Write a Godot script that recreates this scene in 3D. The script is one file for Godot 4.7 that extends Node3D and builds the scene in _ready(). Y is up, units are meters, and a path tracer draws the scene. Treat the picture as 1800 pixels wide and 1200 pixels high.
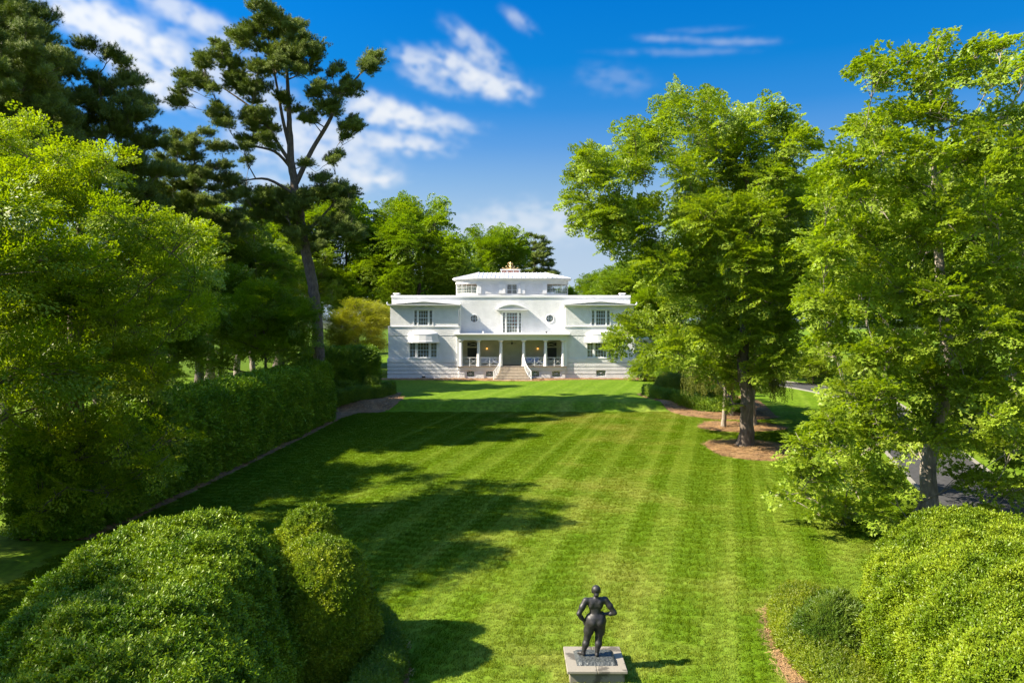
extends Node3D
# A white house with curved porch stair at the end of a long mown lawn, seen from the air between hedges and trees.
# x runs right, y up, -z away from the camera; "d" is the distance in front of the camera (d = -z).

const FOCAL := 1380.0        # focal length in photograph pixels (1800 x 1200)
const EYE := Vector3(0, 6.52, 0)
const PITCH := -0.02536
var rng := RandomNumberGenerator.new()
var noise := FastNoiseLite.new()
var M := {}
var used_names := {}
var SPRAY := {}

# ---------------------------------------------------------------- geometry collector
class Geo:
	var v := PackedVector3Array()
	var n := PackedVector3Array()
	var c := PackedColorArray()
	var uv := PackedVector2Array()
	var ix := PackedInt32Array()
	func tri(a: Vector3, b: Vector3, d: Vector3) -> void:   # counter-clockwise from outside
		var k := (b - a).cross(d - a).normalized()
		var s := v.size()
		v.append(a); v.append(b); v.append(d)
		n.append(k); n.append(k); n.append(k)
		ix.append(s); ix.append(s + 2); ix.append(s + 1)
	func quad(a: Vector3, b: Vector3, d: Vector3, e: Vector3) -> void:
		var k := (d - a).cross(e - b).normalized()
		var s := v.size()
		v.append(a); v.append(b); v.append(d); v.append(e)
		n.append(k); n.append(k); n.append(k); n.append(k)
		ix.append(s); ix.append(s + 2); ix.append(s + 1)
		ix.append(s); ix.append(s + 3); ix.append(s + 2)
	func box(x0: float, x1: float, y0: float, y1: float, z0: float, z1: float) -> void:
		hexa(Vector3(x0, y0, z1), Vector3(x1, y0, z1), Vector3(x1, y0, z0), Vector3(x0, y0, z0), Vector3(x0, y1, z1), Vector3(x1, y1, z1), Vector3(x1, y1, z0), Vector3(x0, y1, z0))
	func hexa(a: Vector3, b: Vector3, d: Vector3, e: Vector3, a2: Vector3, b2: Vector3, d2: Vector3, e2: Vector3) -> void:
		quad(a, b, b2, a2); quad(b, d, d2, b2); quad(d, e, e2, d2); quad(e, a, a2, e2)
		quad(a2, b2, d2, e2); quad(e, d, b, a)
	func bevel_box(x0: float, x1: float, y0: float, y1: float, z0: float, z1: float, b: float) -> void:
		# six faces drawn in by b, twelve chamfers, eight corners
		var xs := [x0, x1]; var ys := [y0, y1]; var zs := [z0, z1]
		var p := {}
		for i in 2:
			for j in 2:
				for k in 2:
					var cx: float = xs[i]; var cy: float = ys[j]; var cz: float = zs[k]
					var sx := b if i == 0 else -b
					var sy := b if j == 0 else -b
					var sz := b if k == 0 else -b
					p[[i, j, k, 0]] = Vector3(cx, cy + sy, cz + sz)
					p[[i, j, k, 1]] = Vector3(cx + sx, cy, cz + sz)
					p[[i, j, k, 2]] = Vector3(cx + sx, cy + sy, cz)
		quad(p[[1, 0, 1, 0]], p[[1, 0, 0, 0]], p[[1, 1, 0, 0]], p[[1, 1, 1, 0]])
		quad(p[[0, 0, 0, 0]], p[[0, 0, 1, 0]], p[[0, 1, 1, 0]], p[[0, 1, 0, 0]])
		quad(p[[0, 1, 1, 1]], p[[1, 1, 1, 1]], p[[1, 1, 0, 1]], p[[0, 1, 0, 1]])
		quad(p[[0, 0, 0, 1]], p[[1, 0, 0, 1]], p[[1, 0, 1, 1]], p[[0, 0, 1, 1]])
		quad(p[[0, 0, 1, 2]], p[[1, 0, 1, 2]], p[[1, 1, 1, 2]], p[[0, 1, 1, 2]])
		quad(p[[1, 0, 0, 2]], p[[0, 0, 0, 2]], p[[0, 1, 0, 2]], p[[1, 1, 0, 2]])
		for i in 2:
			for j in 2:
				_edge(p[[i, j, 0, 0]], p[[i, j, 1, 0]], p[[i, j, 1, 1]], p[[i, j, 0, 1]], Vector3(i * 2 - 1, j * 2 - 1, 0))
				_edge(p[[i, 0, j, 0]], p[[i, 1, j, 0]], p[[i, 1, j, 2]], p[[i, 0, j, 2]], Vector3(i * 2 - 1, 0, j * 2 - 1))
				_edge(p[[0, i, j, 1]], p[[1, i, j, 1]], p[[1, i, j, 2]], p[[0, i, j, 2]], Vector3(0, i * 2 - 1, j * 2 - 1))
				for k in 2:
					var a: Vector3 = p[[i, j, k, 0]]; var q: Vector3 = p[[i, j, k, 1]]; var r: Vector3 = p[[i, j, k, 2]]
					if (q - a).cross(r - a).dot(Vector3(i * 2 - 1, j * 2 - 1, k * 2 - 1)) > 0:
						tri(a, q, r)
					else:
						tri(a, r, q)
	func _edge(a: Vector3, b: Vector3, d: Vector3, e: Vector3, out: Vector3) -> void:
		if (d - a).cross(e - b).dot(out) > 0:
			quad(a, b, d, e)
		else:
			quad(e, d, b, a)
	func grid(points: Array, closed := false) -> void:   # rows of points, smooth normals, counter-clockwise = row up, column right
		var rows := points.size(); var cols: int = points[0].size()
		var s := v.size()
		for i in rows:
			for j in cols:
				var jm := (j - 1 + cols - (1 if closed else 0)) % cols if closed else maxi(j - 1, 0)
				var jp := (j + 1) % cols if not closed else (j + 1 if j < cols - 1 else 1)
				if not closed:
					jp = mini(j + 1, cols - 1)
				elif j == 0:
					jm = cols - 2
				var du: Vector3 = points[i][jp] - points[i][jm]
				var dv: Vector3 = points[mini(i + 1, rows - 1)][j] - points[maxi(i - 1, 0)][j]
				v.append(points[i][j]); n.append(du.cross(dv).normalized())
		for i in rows - 1:
			for j in cols - 1:
				var a := s + i * cols + j
				ix.append_array(PackedInt32Array([a, a + cols + 1, a + 1, a, a + cols, a + cols + 1]))
	func tube(pts: PackedVector3Array, rad: PackedFloat32Array, sides: int, cap := false, wob := 0.0) -> void:
		var s := v.size()
		var t := (pts[1] - pts[0]).normalized()
		var side := t.cross(Vector3(0.31, 0.2, 0.93)).normalized()
		var m := pts.size()
		for i in m:
			t = (pts[mini(i + 1, m - 1)] - pts[maxi(i - 1, 0)]).normalized()
			side = (side - t * side.dot(t)).normalized()
			var up := t.cross(side)
			for k in sides + 1:
				var a := TAU * k / sides
				var o := side * cos(a) + up * sin(a)
				v.append(pts[i] + o * rad[i] * (1.0 + wob * sin(a * 3.0 + i * 0.9) + wob * 0.6 * sin(a * 5.0 - i * 0.4))); n.append(o)
		for i in m - 1:
			for k in sides:
				var a := s + i * (sides + 1) + k
				var b := a + sides + 1
				ix.append_array(PackedInt32Array([a, b + 1, a + 1, a, b, b + 1]))
		if cap:
			for e in [0, m - 1]:
				for k in sides:
					var a: int = s + e * (sides + 1) + k
					if e == 0:
						tri(pts[0], v[a + 1], v[a])
					else:
						tri(pts[e], v[a], v[a + 1])
	func bar(a: Vector3, b: Vector3, w: float, h: float) -> void:   # straight bar of rectangular section
		var t := (b - a).normalized()
		var s := t.cross(Vector3.UP)
		s = Vector3(0, 0, 1) if s.length() < 0.01 else s.normalized()
		var u := s.cross(t).normalized()
		s *= w * 0.5; u *= h * 0.5
		hexa(a - s - u, a + s - u, b + s - u, b - s - u, a - s + u, a + s + u, b + s + u, b - s + u)
	func lathe(prof: Array, at: Vector3, sides: int) -> void:   # prof: [radius, height] upwards
		var rows := []
		for p in prof:
			var row := []
			for k in sides + 1:
				var a := TAU * k / sides
				row.append(at + Vector3(cos(a) * p[0], p[1], -sin(a) * p[0]))
			rows.append(row)
		grid(rows, true)
	func mesh() -> ArrayMesh:
		for i in range(0, ix.size(), 3):   # the winding follows the normals
			var p := v[ix[i]]
			if (v[ix[i + 2]] - p).cross(v[ix[i + 1]] - p).dot(n[ix[i]] + n[ix[i + 1]] + n[ix[i + 2]]) < 0.0:
				var k := ix[i + 1]
				ix[i + 1] = ix[i + 2]
				ix[i + 2] = k
		var a := []
		a.resize(Mesh.ARRAY_MAX)
		a[Mesh.ARRAY_VERTEX] = v; a[Mesh.ARRAY_NORMAL] = n
		if c.size() == v.size():
			a[Mesh.ARRAY_COLOR] = c
		if uv.size() == v.size():
			a[Mesh.ARRAY_TEX_UV] = uv
		a[Mesh.ARRAY_INDEX] = ix
		var m := ArrayMesh.new()
		m.add_surface_from_arrays(Mesh.PRIMITIVE_TRIANGLES, a)
		return m

# ---------------------------------------------------------------- naming, tagging
func numbered(called: String) -> String:
	var k: int = used_names.get(called, 0)
	used_names[called] = k + 1
	return called if k == 0 else "%s_%03d" % [called, k]

func thing(called: String, label: String, category: String, at := Vector3.ZERO, group := "") -> Node3D:
	var o := Node3D.new()
	o.name = numbered(called)
	add_child(o)
	o.position = at
	tag(o, label, category, group)
	return o

func tag(o: Node, label: String, category: String, group := "") -> void:
	o.set_meta("label", label)
	o.set_meta("category", category)
	if group:
		o.set_meta("group", group)

func part(called: String, g, m: Material, parent: Node) -> MeshInstance3D:
	var o := MeshInstance3D.new()
	o.mesh = g.mesh() if g is Geo else g
	o.material_override = m
	o.name = called
	parent.add_child(o, true)
	return o

func structure(called: String, g, m: Material) -> MeshInstance3D:
	var o := part(numbered(called), g, m, self)
	o.set_meta("kind", "structure")
	return o

func holder(called: String, parent: Node) -> Node3D:
	var o := Node3D.new()
	o.name = called
	parent.add_child(o, true)
	return o

func copy(o: Node3D, at: Vector3, turn: float, size: Vector3, label: String, group := "") -> Node3D:
	var c: Node3D = o.duplicate()
	c.name = numbered(String(o.name).rstrip("_0123456789"))
	add_child(c)
	c.position = at
	c.rotation.y = turn
	c.scale = size
	c.set_meta("label", label)
	if group:
		c.set_meta("group", group)
	return c

# ---------------------------------------------------------------- places
func ground(x: float, d: float) -> float:
	var low := -0.85 - (64.0 - clampf(d, 10.0, 64.0)) * 0.031
	var up := -0.15 + 0.15 * clampf((d - 65.5) / 22.0, 0.0, 1.0)
	var e := clampf((absf(x - 1.0) - 15.0) / 14.0, 0.0, 1.0)   # the bank runs out to both sides
	return lerpf(low, up, smoothstep(64.0 - 9.0 * e, 65.6 + 6.0 * e, d))

func on_ground(x: float, d: float, lift := 0.0) -> Vector3:
	return Vector3(x, ground(x, d) + lift, -d)

func px(x: float, y: float, d: float) -> Vector3:   # the point at distance d that the photograph shows at pixel (x, y)
	var u := (x - 900.0) / FOCAL
	var w := (600.0 - y) / FOCAL
	var yy := w * cos(PITCH) + sin(PITCH)
	var zz := cos(PITCH) - w * sin(PITCH)
	return EYE + Vector3(u / zz, yy / zz, -1.0) * d

# ---------------------------------------------------------------- materials
func lin(r: float, g: float, b: float) -> Color:
	return Color(r, g, b).linear_to_srgb()

func mat(called: String, r: float, g: float, b: float, rough := 0.8, metal := 0.0, spec := 0.5) -> StandardMaterial3D:
	var m := StandardMaterial3D.new()
	m.albedo_color = lin(r, g, b)
	m.roughness = rough
	m.metallic = metal
	m.metallic_specular = spec
	m.cull_mode = BaseMaterial3D.CULL_DISABLED
	m.resource_name = called
	M[called] = m
	return m

func noise_tex(freq: float, octaves: int, lo: Color, hi: Color, seed_: int, size := 256, kind := FastNoiseLite.TYPE_SIMPLEX_SMOOTH) -> ImageTexture:
	var f := FastNoiseLite.new()
	f.seed = seed_; f.frequency = freq; f.fractal_octaves = octaves; f.noise_type = kind
	var src := f.get_seamless_image(size, size)
	var im := Image.create(size, size, false, Image.FORMAT_RGB8)
	var by := src.get_data()
	var out := PackedByteArray()
	out.resize(size * size * 3)
	var lut := PackedByteArray()
	for k in 256:
		var q := lo.lerp(hi, k / 255.0)
		lut.append(int(q.r * 255)); lut.append(int(q.g * 255)); lut.append(int(q.b * 255))
	for k in size * size:
		var w := by[k] * 3
		out[k * 3] = lut[w]; out[k * 3 + 1] = lut[w + 1]; out[k * 3 + 2] = lut[w + 2]
	im.set_data(size, size, false, Image.FORMAT_RGB8, out)
	return ImageTexture.create_from_image(im)

func planar(m: StandardMaterial3D, metres: float) -> void:
	m.uv1_triplanar = true
	m.uv1_world_triplanar = true
	m.uv1_scale = Vector3.ONE / metres

func leaf_mat(called: String, r: float, g: float, b: float, rough: float, through: float, spec := 0.5) -> StandardMaterial3D:
	var m := mat(called, r, g, b, rough, 0.0, spec)
	m.vertex_color_use_as_albedo = true
	m.backlight_enabled = true
	m.backlight = Color(through, through, through * 0.35)
	return m

func make_materials() -> void:
	var m := mat("white_paint", 0.68, 0.685, 0.685, 0.55)
	m = mat("painted_brick", 1, 1, 1, 0.7)
	m.albedo_texture = noise_tex(0.006, 4, lin(0.60, 0.605, 0.605), lin(0.70, 0.705, 0.71), 3)
	m.heightmap_enabled = true
	m.heightmap_texture = brick_relief()
	m.heightmap_scale = 2.2
	planar(m, 2.4)
	m = mat("trim", 0.68, 0.685, 0.685, 0.45)
	m = mat("roof_metal", 0.66, 0.66, 0.67, 0.38, 0.0)
	m = mat("flat_roof", 0.35, 0.35, 0.34, 0.9)
	m = mat("porch_plaster", 1, 1, 1, 0.85)
	m.albedo_texture = noise_tex(0.01, 3, lin(0.56, 0.54, 0.38), lin(0.66, 0.63, 0.46), 5, 256)
	planar(m, 3.0)
	m = mat("porch_floor", 0.20, 0.17, 0.14, 0.6)
	m = mat("step_stone", 1, 1, 1, 0.85)
	m.albedo_texture = noise_tex(0.02, 4, lin(0.36, 0.30, 0.225), lin(0.50, 0.43, 0.34), 6, 256)
	planar(m, 1.6)
	m = mat("shutter", 0.10, 0.105, 0.09, 0.6)
	m = mat("dark_iron", 0.02, 0.02, 0.02, 0.5)
	m = mat("room", 0.22, 0.13, 0.08, 0.9)
	m = mat("room_floor", 0.18, 0.09, 0.05, 0.5)
	m = mat("curtain", 0.42, 0.33, 0.24, 0.9)
	m = mat("picture_red", 0.40, 0.07, 0.03, 0.8)
	m = mat("gilt", 0.62, 0.44, 0.20, 0.5, 0.8)
	m = mat("old_brick", 0.42, 0.24, 0.20, 0.9)
	m = mat("wicker", 0.72, 0.72, 0.70, 0.7)
	m = mat("cushion", 0.30, 0.36, 0.62, 0.9)
	m = mat("cushion_pale", 0.60, 0.60, 0.66, 0.9)
	m = mat("glass", 0.6, 0.7, 0.7, 0.03, 0.0, 0.6)
	m.albedo_color = Color(0.75, 0.85, 0.85, 0.10)
	m.transparency = BaseMaterial3D.TRANSPARENCY_ALPHA
	m = mat("lamp_glow", 1.0, 0.75, 0.4, 0.5)
	m.emission_enabled = true
	m.emission = Color(1.0, 0.72, 0.36)
	m.emission_energy_multiplier = 0.4
	m = mat("bronze", 1, 1, 1, 0.5, 0.2)
	m.albedo_texture = noise_tex(0.02, 5, lin(0.014, 0.014, 0.015), lin(0.035, 0.034, 0.033), 8, 256)
	m.heightmap_enabled = true
	m.heightmap_texture = noise_tex(0.05, 4, Color.BLACK, Color.WHITE, 9, 256)
	m.heightmap_scale = 0.25
	planar(m, 0.6)
	m = mat("bronze_base", 1, 1, 1, 0.5, 0.2)
	m.albedo_texture = noise_tex(0.03, 5, lin(0.035, 0.04, 0.04), lin(0.10, 0.11, 0.105), 18, 256)
	m.heightmap_enabled = true
	m.heightmap_texture = noise_tex(0.03, 5, Color.BLACK, Color.WHITE, 19, 256)
	m.heightmap_scale = 2.5
	planar(m, 0.8)
	m = mat("limestone", 1, 1, 1, 0.85)
	m.albedo_texture = stone_tex()
	planar(m, 1.9)
	m = mat("asphalt", 1, 1, 1, 0.9)
	m.albedo_texture = noise_tex(0.05, 5, lin(0.024, 0.025, 0.028), lin(0.055, 0.055, 0.06), 10, 256)
	planar(m, 5.0)
	m = mat("kerb_stone", 0.20, 0.19, 0.17, 0.9)
	m = mat("mulch", 1, 1, 1, 0.95)
	m.albedo_texture = noise_tex(0.035, 5, lin(0.085, 0.045, 0.017), lin(0.33, 0.185, 0.072), 11, 256)
	m.heightmap_enabled = true
	m.heightmap_texture = noise_tex(0.06, 4, Color.BLACK, Color.WHITE, 12, 256)
	m.heightmap_scale = 4.0
	planar(m, 2.5)
	m = mat("straw", 1, 1, 1, 0.9)
	m.vertex_color_use_as_albedo = true
	m = mat("bark", 1, 1, 1, 0.95)
	m.albedo_texture = noise_tex(0.02, 5, lin(0.055, 0.043, 0.033), lin(0.20, 0.165, 0.13), 13, 256)
	m.heightmap_enabled = true
	m.heightmap_texture = noise_tex(0.03, 4, Color.BLACK, Color.WHITE, 14, 256)
	m.heightmap_scale = 5.0
	m.uv1_triplanar = true
	m.uv1_world_triplanar = true
	m.uv1_scale = Vector3(1.0, 0.25, 1.0)
	m = mat("pale_bark", 1, 1, 1, 0.95)
	m.albedo_texture = noise_tex(0.02, 5, lin(0.13, 0.11, 0.085), lin(0.36, 0.31, 0.25), 15, 256)
	m.heightmap_enabled = true
	m.heightmap_texture = M.bark.heightmap_texture
	m.heightmap_scale = 3.0
	m.uv1_triplanar = true
	m.uv1_world_triplanar = true
	m.uv1_scale = Vector3(1.0, 0.3, 1.0)
	m = mat("pine_bark", 1, 1, 1, 0.95)
	m.albedo_texture = noise_tex(0.025, 5, lin(0.06, 0.048, 0.04), lin(0.21, 0.165, 0.13), 16, 256)
	m.heightmap_enabled = true
	m.heightmap_texture = M.bark.heightmap_texture
	m.heightmap_scale = 6.0
	m.uv1_triplanar = true
	m.uv1_world_triplanar = true
	m.uv1_scale = Vector3(0.9, 0.3, 0.9)
	m = mat("hedge_core", 0.15, 0.24, 0.012, 0.95)
	leaf_mat("leaf", 1, 1, 1, 0.45, 1.0, 0.45)
	leaf_mat("glossy_leaf", 1, 1, 1, 0.36, 0.8, 0.28)
	leaf_mat("needle", 1, 1, 1, 0.55, 0.5, 0.3)
	leaf_mat("grass_blade", 1, 1, 1, 0.7, 0.8, 0.15)

func brick_relief() -> ImageTexture:   # mortar courses of painted brick, far too small to tell apart, plus uneven paint
	var s := 512
	var f := FastNoiseLite.new()
	f.seed = 4; f.frequency = 0.025; f.fractal_octaves = 4
	var src := f.get_seamless_image(s, s).get_data()
	var out := PackedByteArray()
	out.resize(s * s)
	for y in s:
		var row := y / 16
		for x in s:
			var edge := 0
			if y % 16 < 2 or (x + (row % 2) * 24) % 48 < 2:
				edge = 70
			out[y * s + x] = clampi(60 + src[y * s + x] * 3 / 4 - edge, 0, 255)
	return ImageTexture.create_from_image(Image.create_from_data(s, s, false, Image.FORMAT_L8, out))

func stone_tex() -> ImageTexture:
	var s := 512
	var f := FastNoiseLite.new()
	f.seed = 24; f.frequency = 0.004; f.fractal_octaves = 5
	var a := f.get_seamless_image(s, s).get_data()
	f.seed = 25; f.frequency = 0.05
	var b := f.get_seamless_image(s, s).get_data()
	var im := Image.create(s, s, false, Image.FORMAT_RGB8)
	for y in s:
		for x in s:
			var t := a[y * s + x] / 255.0
			var w := b[y * s + x] / 255.0
			var stain := smoothstep(0.50, 0.72, t * 0.8 + w * 0.2)
			var k := Color(0.215, 0.196, 0.158).lerp(Color(0.075, 0.068, 0.055), stain) * (0.88 + 0.2 * w)
			im.set_pixel(x, y, k.linear_to_srgb())
	return ImageTexture.create_from_image(im)

# ---------------------------------------------------------------- sky
func make_sky() -> PanoramaSkyMaterial:
	var w := 2048
	var h := 1024
	var f := FastNoiseLite.new()
	f.seed = 71; f.frequency = 0.012; f.fractal_octaves = 5; f.fractal_gain = 0.55
	var fine := f.get_seamless_image(1024, 1024).get_data()
	var cover := PackedFloat32Array()
	cover.resize(w * h)
	# clouds in view: photograph pixel of the middle, half length, half thickness, slope angle, density
	var puffs := [
		[150, 40, 90, 26, 22, 0.85], [235, 62, 110, 24, 24, 0.95], [320, 20, 95, 20, 18, 0.6], [390, 60, 80, 22, 20, 0.4], [250, 125, 90, 26, 22, 0.8], [285, 160, 60, 25, 18, 0.75], [420, 150, 80, 40, 15, 0.55],
		[820, 128, 70, 26, 22, 0.75], [870, 150, 62, 22, 12, 0.8], [840, 85, 60, 20, 35, 0.55], [735, 112, 44, 22, 20, 0.62], [760, 150, 60, 12, 16, 0.4], [700, 205, 110, 24, 10, 0.85], [660, 185, 60, 20, 14, 0.7],
		[720, 255, 75, 17, 4, 0.75], [640, 250, 60, 22, 6, 0.55], [590, 280, 90, 40, 8, 0.5], [665, 316, 48, 13, -2, 0.8], [540, 230, 90, 40, 12, 0.6], [470, 250, 80, 40, 12, 0.6], [610, 300, 90, 26, 4, 0.5], [790, 215, 60, 14, 8, 0.4], [600, 335, 60, 12, 0, 0.4],
		[912, 36, 32, 11, 34, 0.4], [1080, 140, 60, 24, 10, 0.13], [1160, 68, 45, 6, 3, 0.24], [1280, 73, 75, 6, 5, 0.24], [1190, 92, 110, 6, 3, 0.14], [940, 385, 150, 34, -4, 0.45], [1010, 400, 90, 30, -8, 0.3], [860, 400, 90, 20, 4, 0.25],
		[1230, 53, 60, 4, 2, 0.10], [480, 330, 120, 22, 4, 0.45], [330, 90, 120, 30, 22, 0.4]]
	rng.seed = 5
	var list := []
	for p in puffs:
		var q := px(p[0], p[1], 1.0) - EYE
		list.append([atan2(q.x, -q.z), atan2(q.y, Vector2(q.x, q.z).length()), p[2] / FOCAL, p[3] / FOCAL, deg_to_rad(p[4]), p[5]])
	for k in 330:   # broken cloud goes on all round, added thicker out of view for fill light
		var az := rng.randf_range(0.85, TAU - 0.85)
		var el := rng.randf_range(0.05, 1.1)
		list.append([az, el, rng.randf_range(0.05, 0.14), rng.randf_range(0.025, 0.06), deg_to_rad(rng.randf_range(-10, 30)), rng.randf_range(0.3, 0.9)])
	for p in list:
		var u0 := fposmod(p[0], TAU) / TAU * w
		var v0: float = (0.5 - p[1] / PI) * h
		var cs := cos(p[4]); var sn := sin(p[4])
		var rx := int(1.9 * Vector2(p[2] * cs, p[3] * sn).length() / TAU * w / cos(p[1])) + 3
		var ry := int(1.9 * Vector2(p[2] * sn, p[3] * cs).length() / PI * h) + 3
		for j in range(maxi(0, int(v0) - ry), mini(h, int(v0) + ry)):
			var dy := -(j + 0.5 - v0) / h * PI
			for i in range(int(u0) - rx, int(u0) + rx):
				var dx: float = (i + 0.5 - u0) / w * TAU * cos(p[1])
				var a: float = dx * cs - dy * sn
				var b: float = dx * sn + dy * cs
				var ii := posmod(i, w)
				var nz := fine[((int(b * 6500) + 4096) % 1024) * 1024 + ((int(a * 2300 + p[0] * 700) + 8192) % 1024)] / 255.0
				var n2 := fine[((int(b * 3600 + p[1] * 900) + 4096) % 1024) * 1024 + ((int(a * 2600 + p[0] * 300) + 8192) % 1024)] / 255.0
				var e: float = (a * a) / (p[2] * p[2]) + (b * b) / (p[3] * p[3])
				var t: float = exp(-e * 0.95) * (-0.15 + 2.2 * (0.4 * nz + 0.6 * n2)) + (nz - 0.5) * 0.30 * exp(-e * 0.5)
				t = smoothstep(0.10, 1.15, t) * p[5] * 1.1 * clampf(2.6 - e * 0.85, 0.0, 1.0)
				var k := j * w + ii
				cover[k] = 1.0 - (1.0 - cover[k]) * (1.0 - clampf(t, 0.0, 1.0))
	var out := PackedFloat32Array()
	out.resize(w * h * 3)
	var keys := [[-90, 0.05, 0.06, 0.03], [-3, 0.07, 0.08, 0.05], [-0.5, 0.1941, 0.234, 0.281], [3, 0.1797, 0.227, 0.281], [5, 0.1641, 0.2157, 0.2784], [8, 0.1237, 0.192, 0.2758], [10, 0.0845, 0.1622, 0.2707], [12.5, 0.04, 0.1221, 0.2656], [15, 0.0122, 0.0966, 0.2556], [18, 0.0019, 0.0807, 0.2411], [22, 0.0006, 0.0675, 0.227], [40, 0.0022, 0.0687, 0.2248], [90, 0.0049, 0.0687, 0.2202]]
	# brightness round the sun as in a clear standard sky: 1 + 10 exp(-3 g) + 0.45 cos^2 g
	var to_sun := Vector3(-1.0, 0.85, 0.20).normalized()
	var kk := 0
	for j in h:
		var el := 90.0 - (j + 0.5) / h * 180.0
		var lo := 0
		while lo < keys.size() - 2 and keys[lo + 1][0] < el:
			lo += 1
		var t := clampf((el - keys[lo][0]) / (keys[lo + 1][0] - keys[lo][0]), 0.0, 1.0)
		var r := lerpf(keys[lo][1], keys[lo + 1][1], t)
		var g := lerpf(keys[lo][2], keys[lo + 1][2], t)
		var b := lerpf(keys[lo][3], keys[lo + 1][3], t)
		var ce := cos(deg_to_rad(el))
		var se := sin(deg_to_rad(el))
		var phase := 1.0
		for i in w:
			if i % 4 == 0 and el > -4.0:
				var az := TAU * (i + 2.0) / w
				var cg := clampf(to_sun.x * sin(az) * ce - to_sun.z * cos(az) * ce + to_sun.y * se, -1.0, 1.0)
				phase = minf((1.0 + 10.0 * exp(-3.0 * acos(cg)) + 0.45 * cg * cg) / 1.2, 6.0)
			var q := cover[j * w + i]
			var white := clampf((phase - 1.2) * 0.12, 0.0, 0.6)
			var cl := 0.75 + 0.25 * phase
			var m := (r + g + b) / 3.0
			out[kk] = lerpf(lerpf(r, m, white) * phase, 0.272 * cl, q)
			out[kk + 1] = lerpf(lerpf(g, m, white) * phase, 0.284 * cl, q)
			out[kk + 2] = lerpf(lerpf(b, m, white) * phase, 0.30 * cl, q)
			kk += 3
	var s := PanoramaSkyMaterial.new()
	s.panorama = ImageTexture.create_from_image(Image.create_from_data(w, h, false, Image.FORMAT_RGBF, out.to_byte_array()))
	return s

# ---------------------------------------------------------------- lawn
const STRIPE := 0.268   # radians the mower's lines turn to the right of the view

func stripe(x: float, d: float) -> float:   # 0 .. 1, pale where the mown grass leans away
	var s := x * cos(STRIPE) - d * sin(STRIPE) + 0.10 * noise.get_noise_2d(x * 2.0, d * 2.0)
	var w := pow(0.5 + 0.5 * cos(s * TAU / 2.1), 5.0) + 0.6 * pow(0.5 + 0.5 * cos(s * TAU / 2.1 + 1.9), 7.0) + 0.25 * pow(0.5 + 0.5 * cos(s * TAU / 1.3), 4.0)
	w *= 0.9 + 0.25 * sin(floor(s / 2.1) * 2.3)
	return clampf(w, 0.0, 1.0) * clampf(1.25 - d / 95.0, 0.3, 1.0) * clampf((x + 13.0) / 9.0, 0.3, 1.0)

func lawn_colour(x: float, d: float) -> Color:   # linear
	var a := noise.get_noise_2d(x * 5.0 + 300.0, d * 5.0)
	var b := noise.get_noise_2d(x * 28.0, d * 28.0 + 90.0)
	var c := noise.get_noise_2d(x * 1.6 - 50.0, d * 1.6)
	var k := Color(0.104, 0.172, 0.003)
	k = k.lerp(Color(0.188, 0.252, 0.026), 0.08 + 0.92 * stripe(x, d) + 0.12 * a)
	k = k.lerp(Color(0.062, 0.125, 0.003), clampf(0.12 - b * 0.4, 0.0, 0.35))
	var dry := clampf(c * 0.9 + a * 0.8 + b * 0.5 - 0.42, 0.0, 1.0)
	dry += clampf((x - 6.5) / 9.0, 0.0, 1.0) * clampf((36.0 - d) / 10.0, 0.0, 1.0) * clampf(0.35 + a + b, 0.0, 0.7)
	dry += clampf(1.0 - Vector2(x - 0.8, (d - 19.6) * 0.8).length() / 2.2, 0.0, 1.0) * clampf(0.5 + 1.6 * b + a, 0.0, 0.9)
	k = k.lerp(Color(0.25, 0.235, 0.055), clampf(dry, 0.0, 0.7))
	return k

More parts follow.
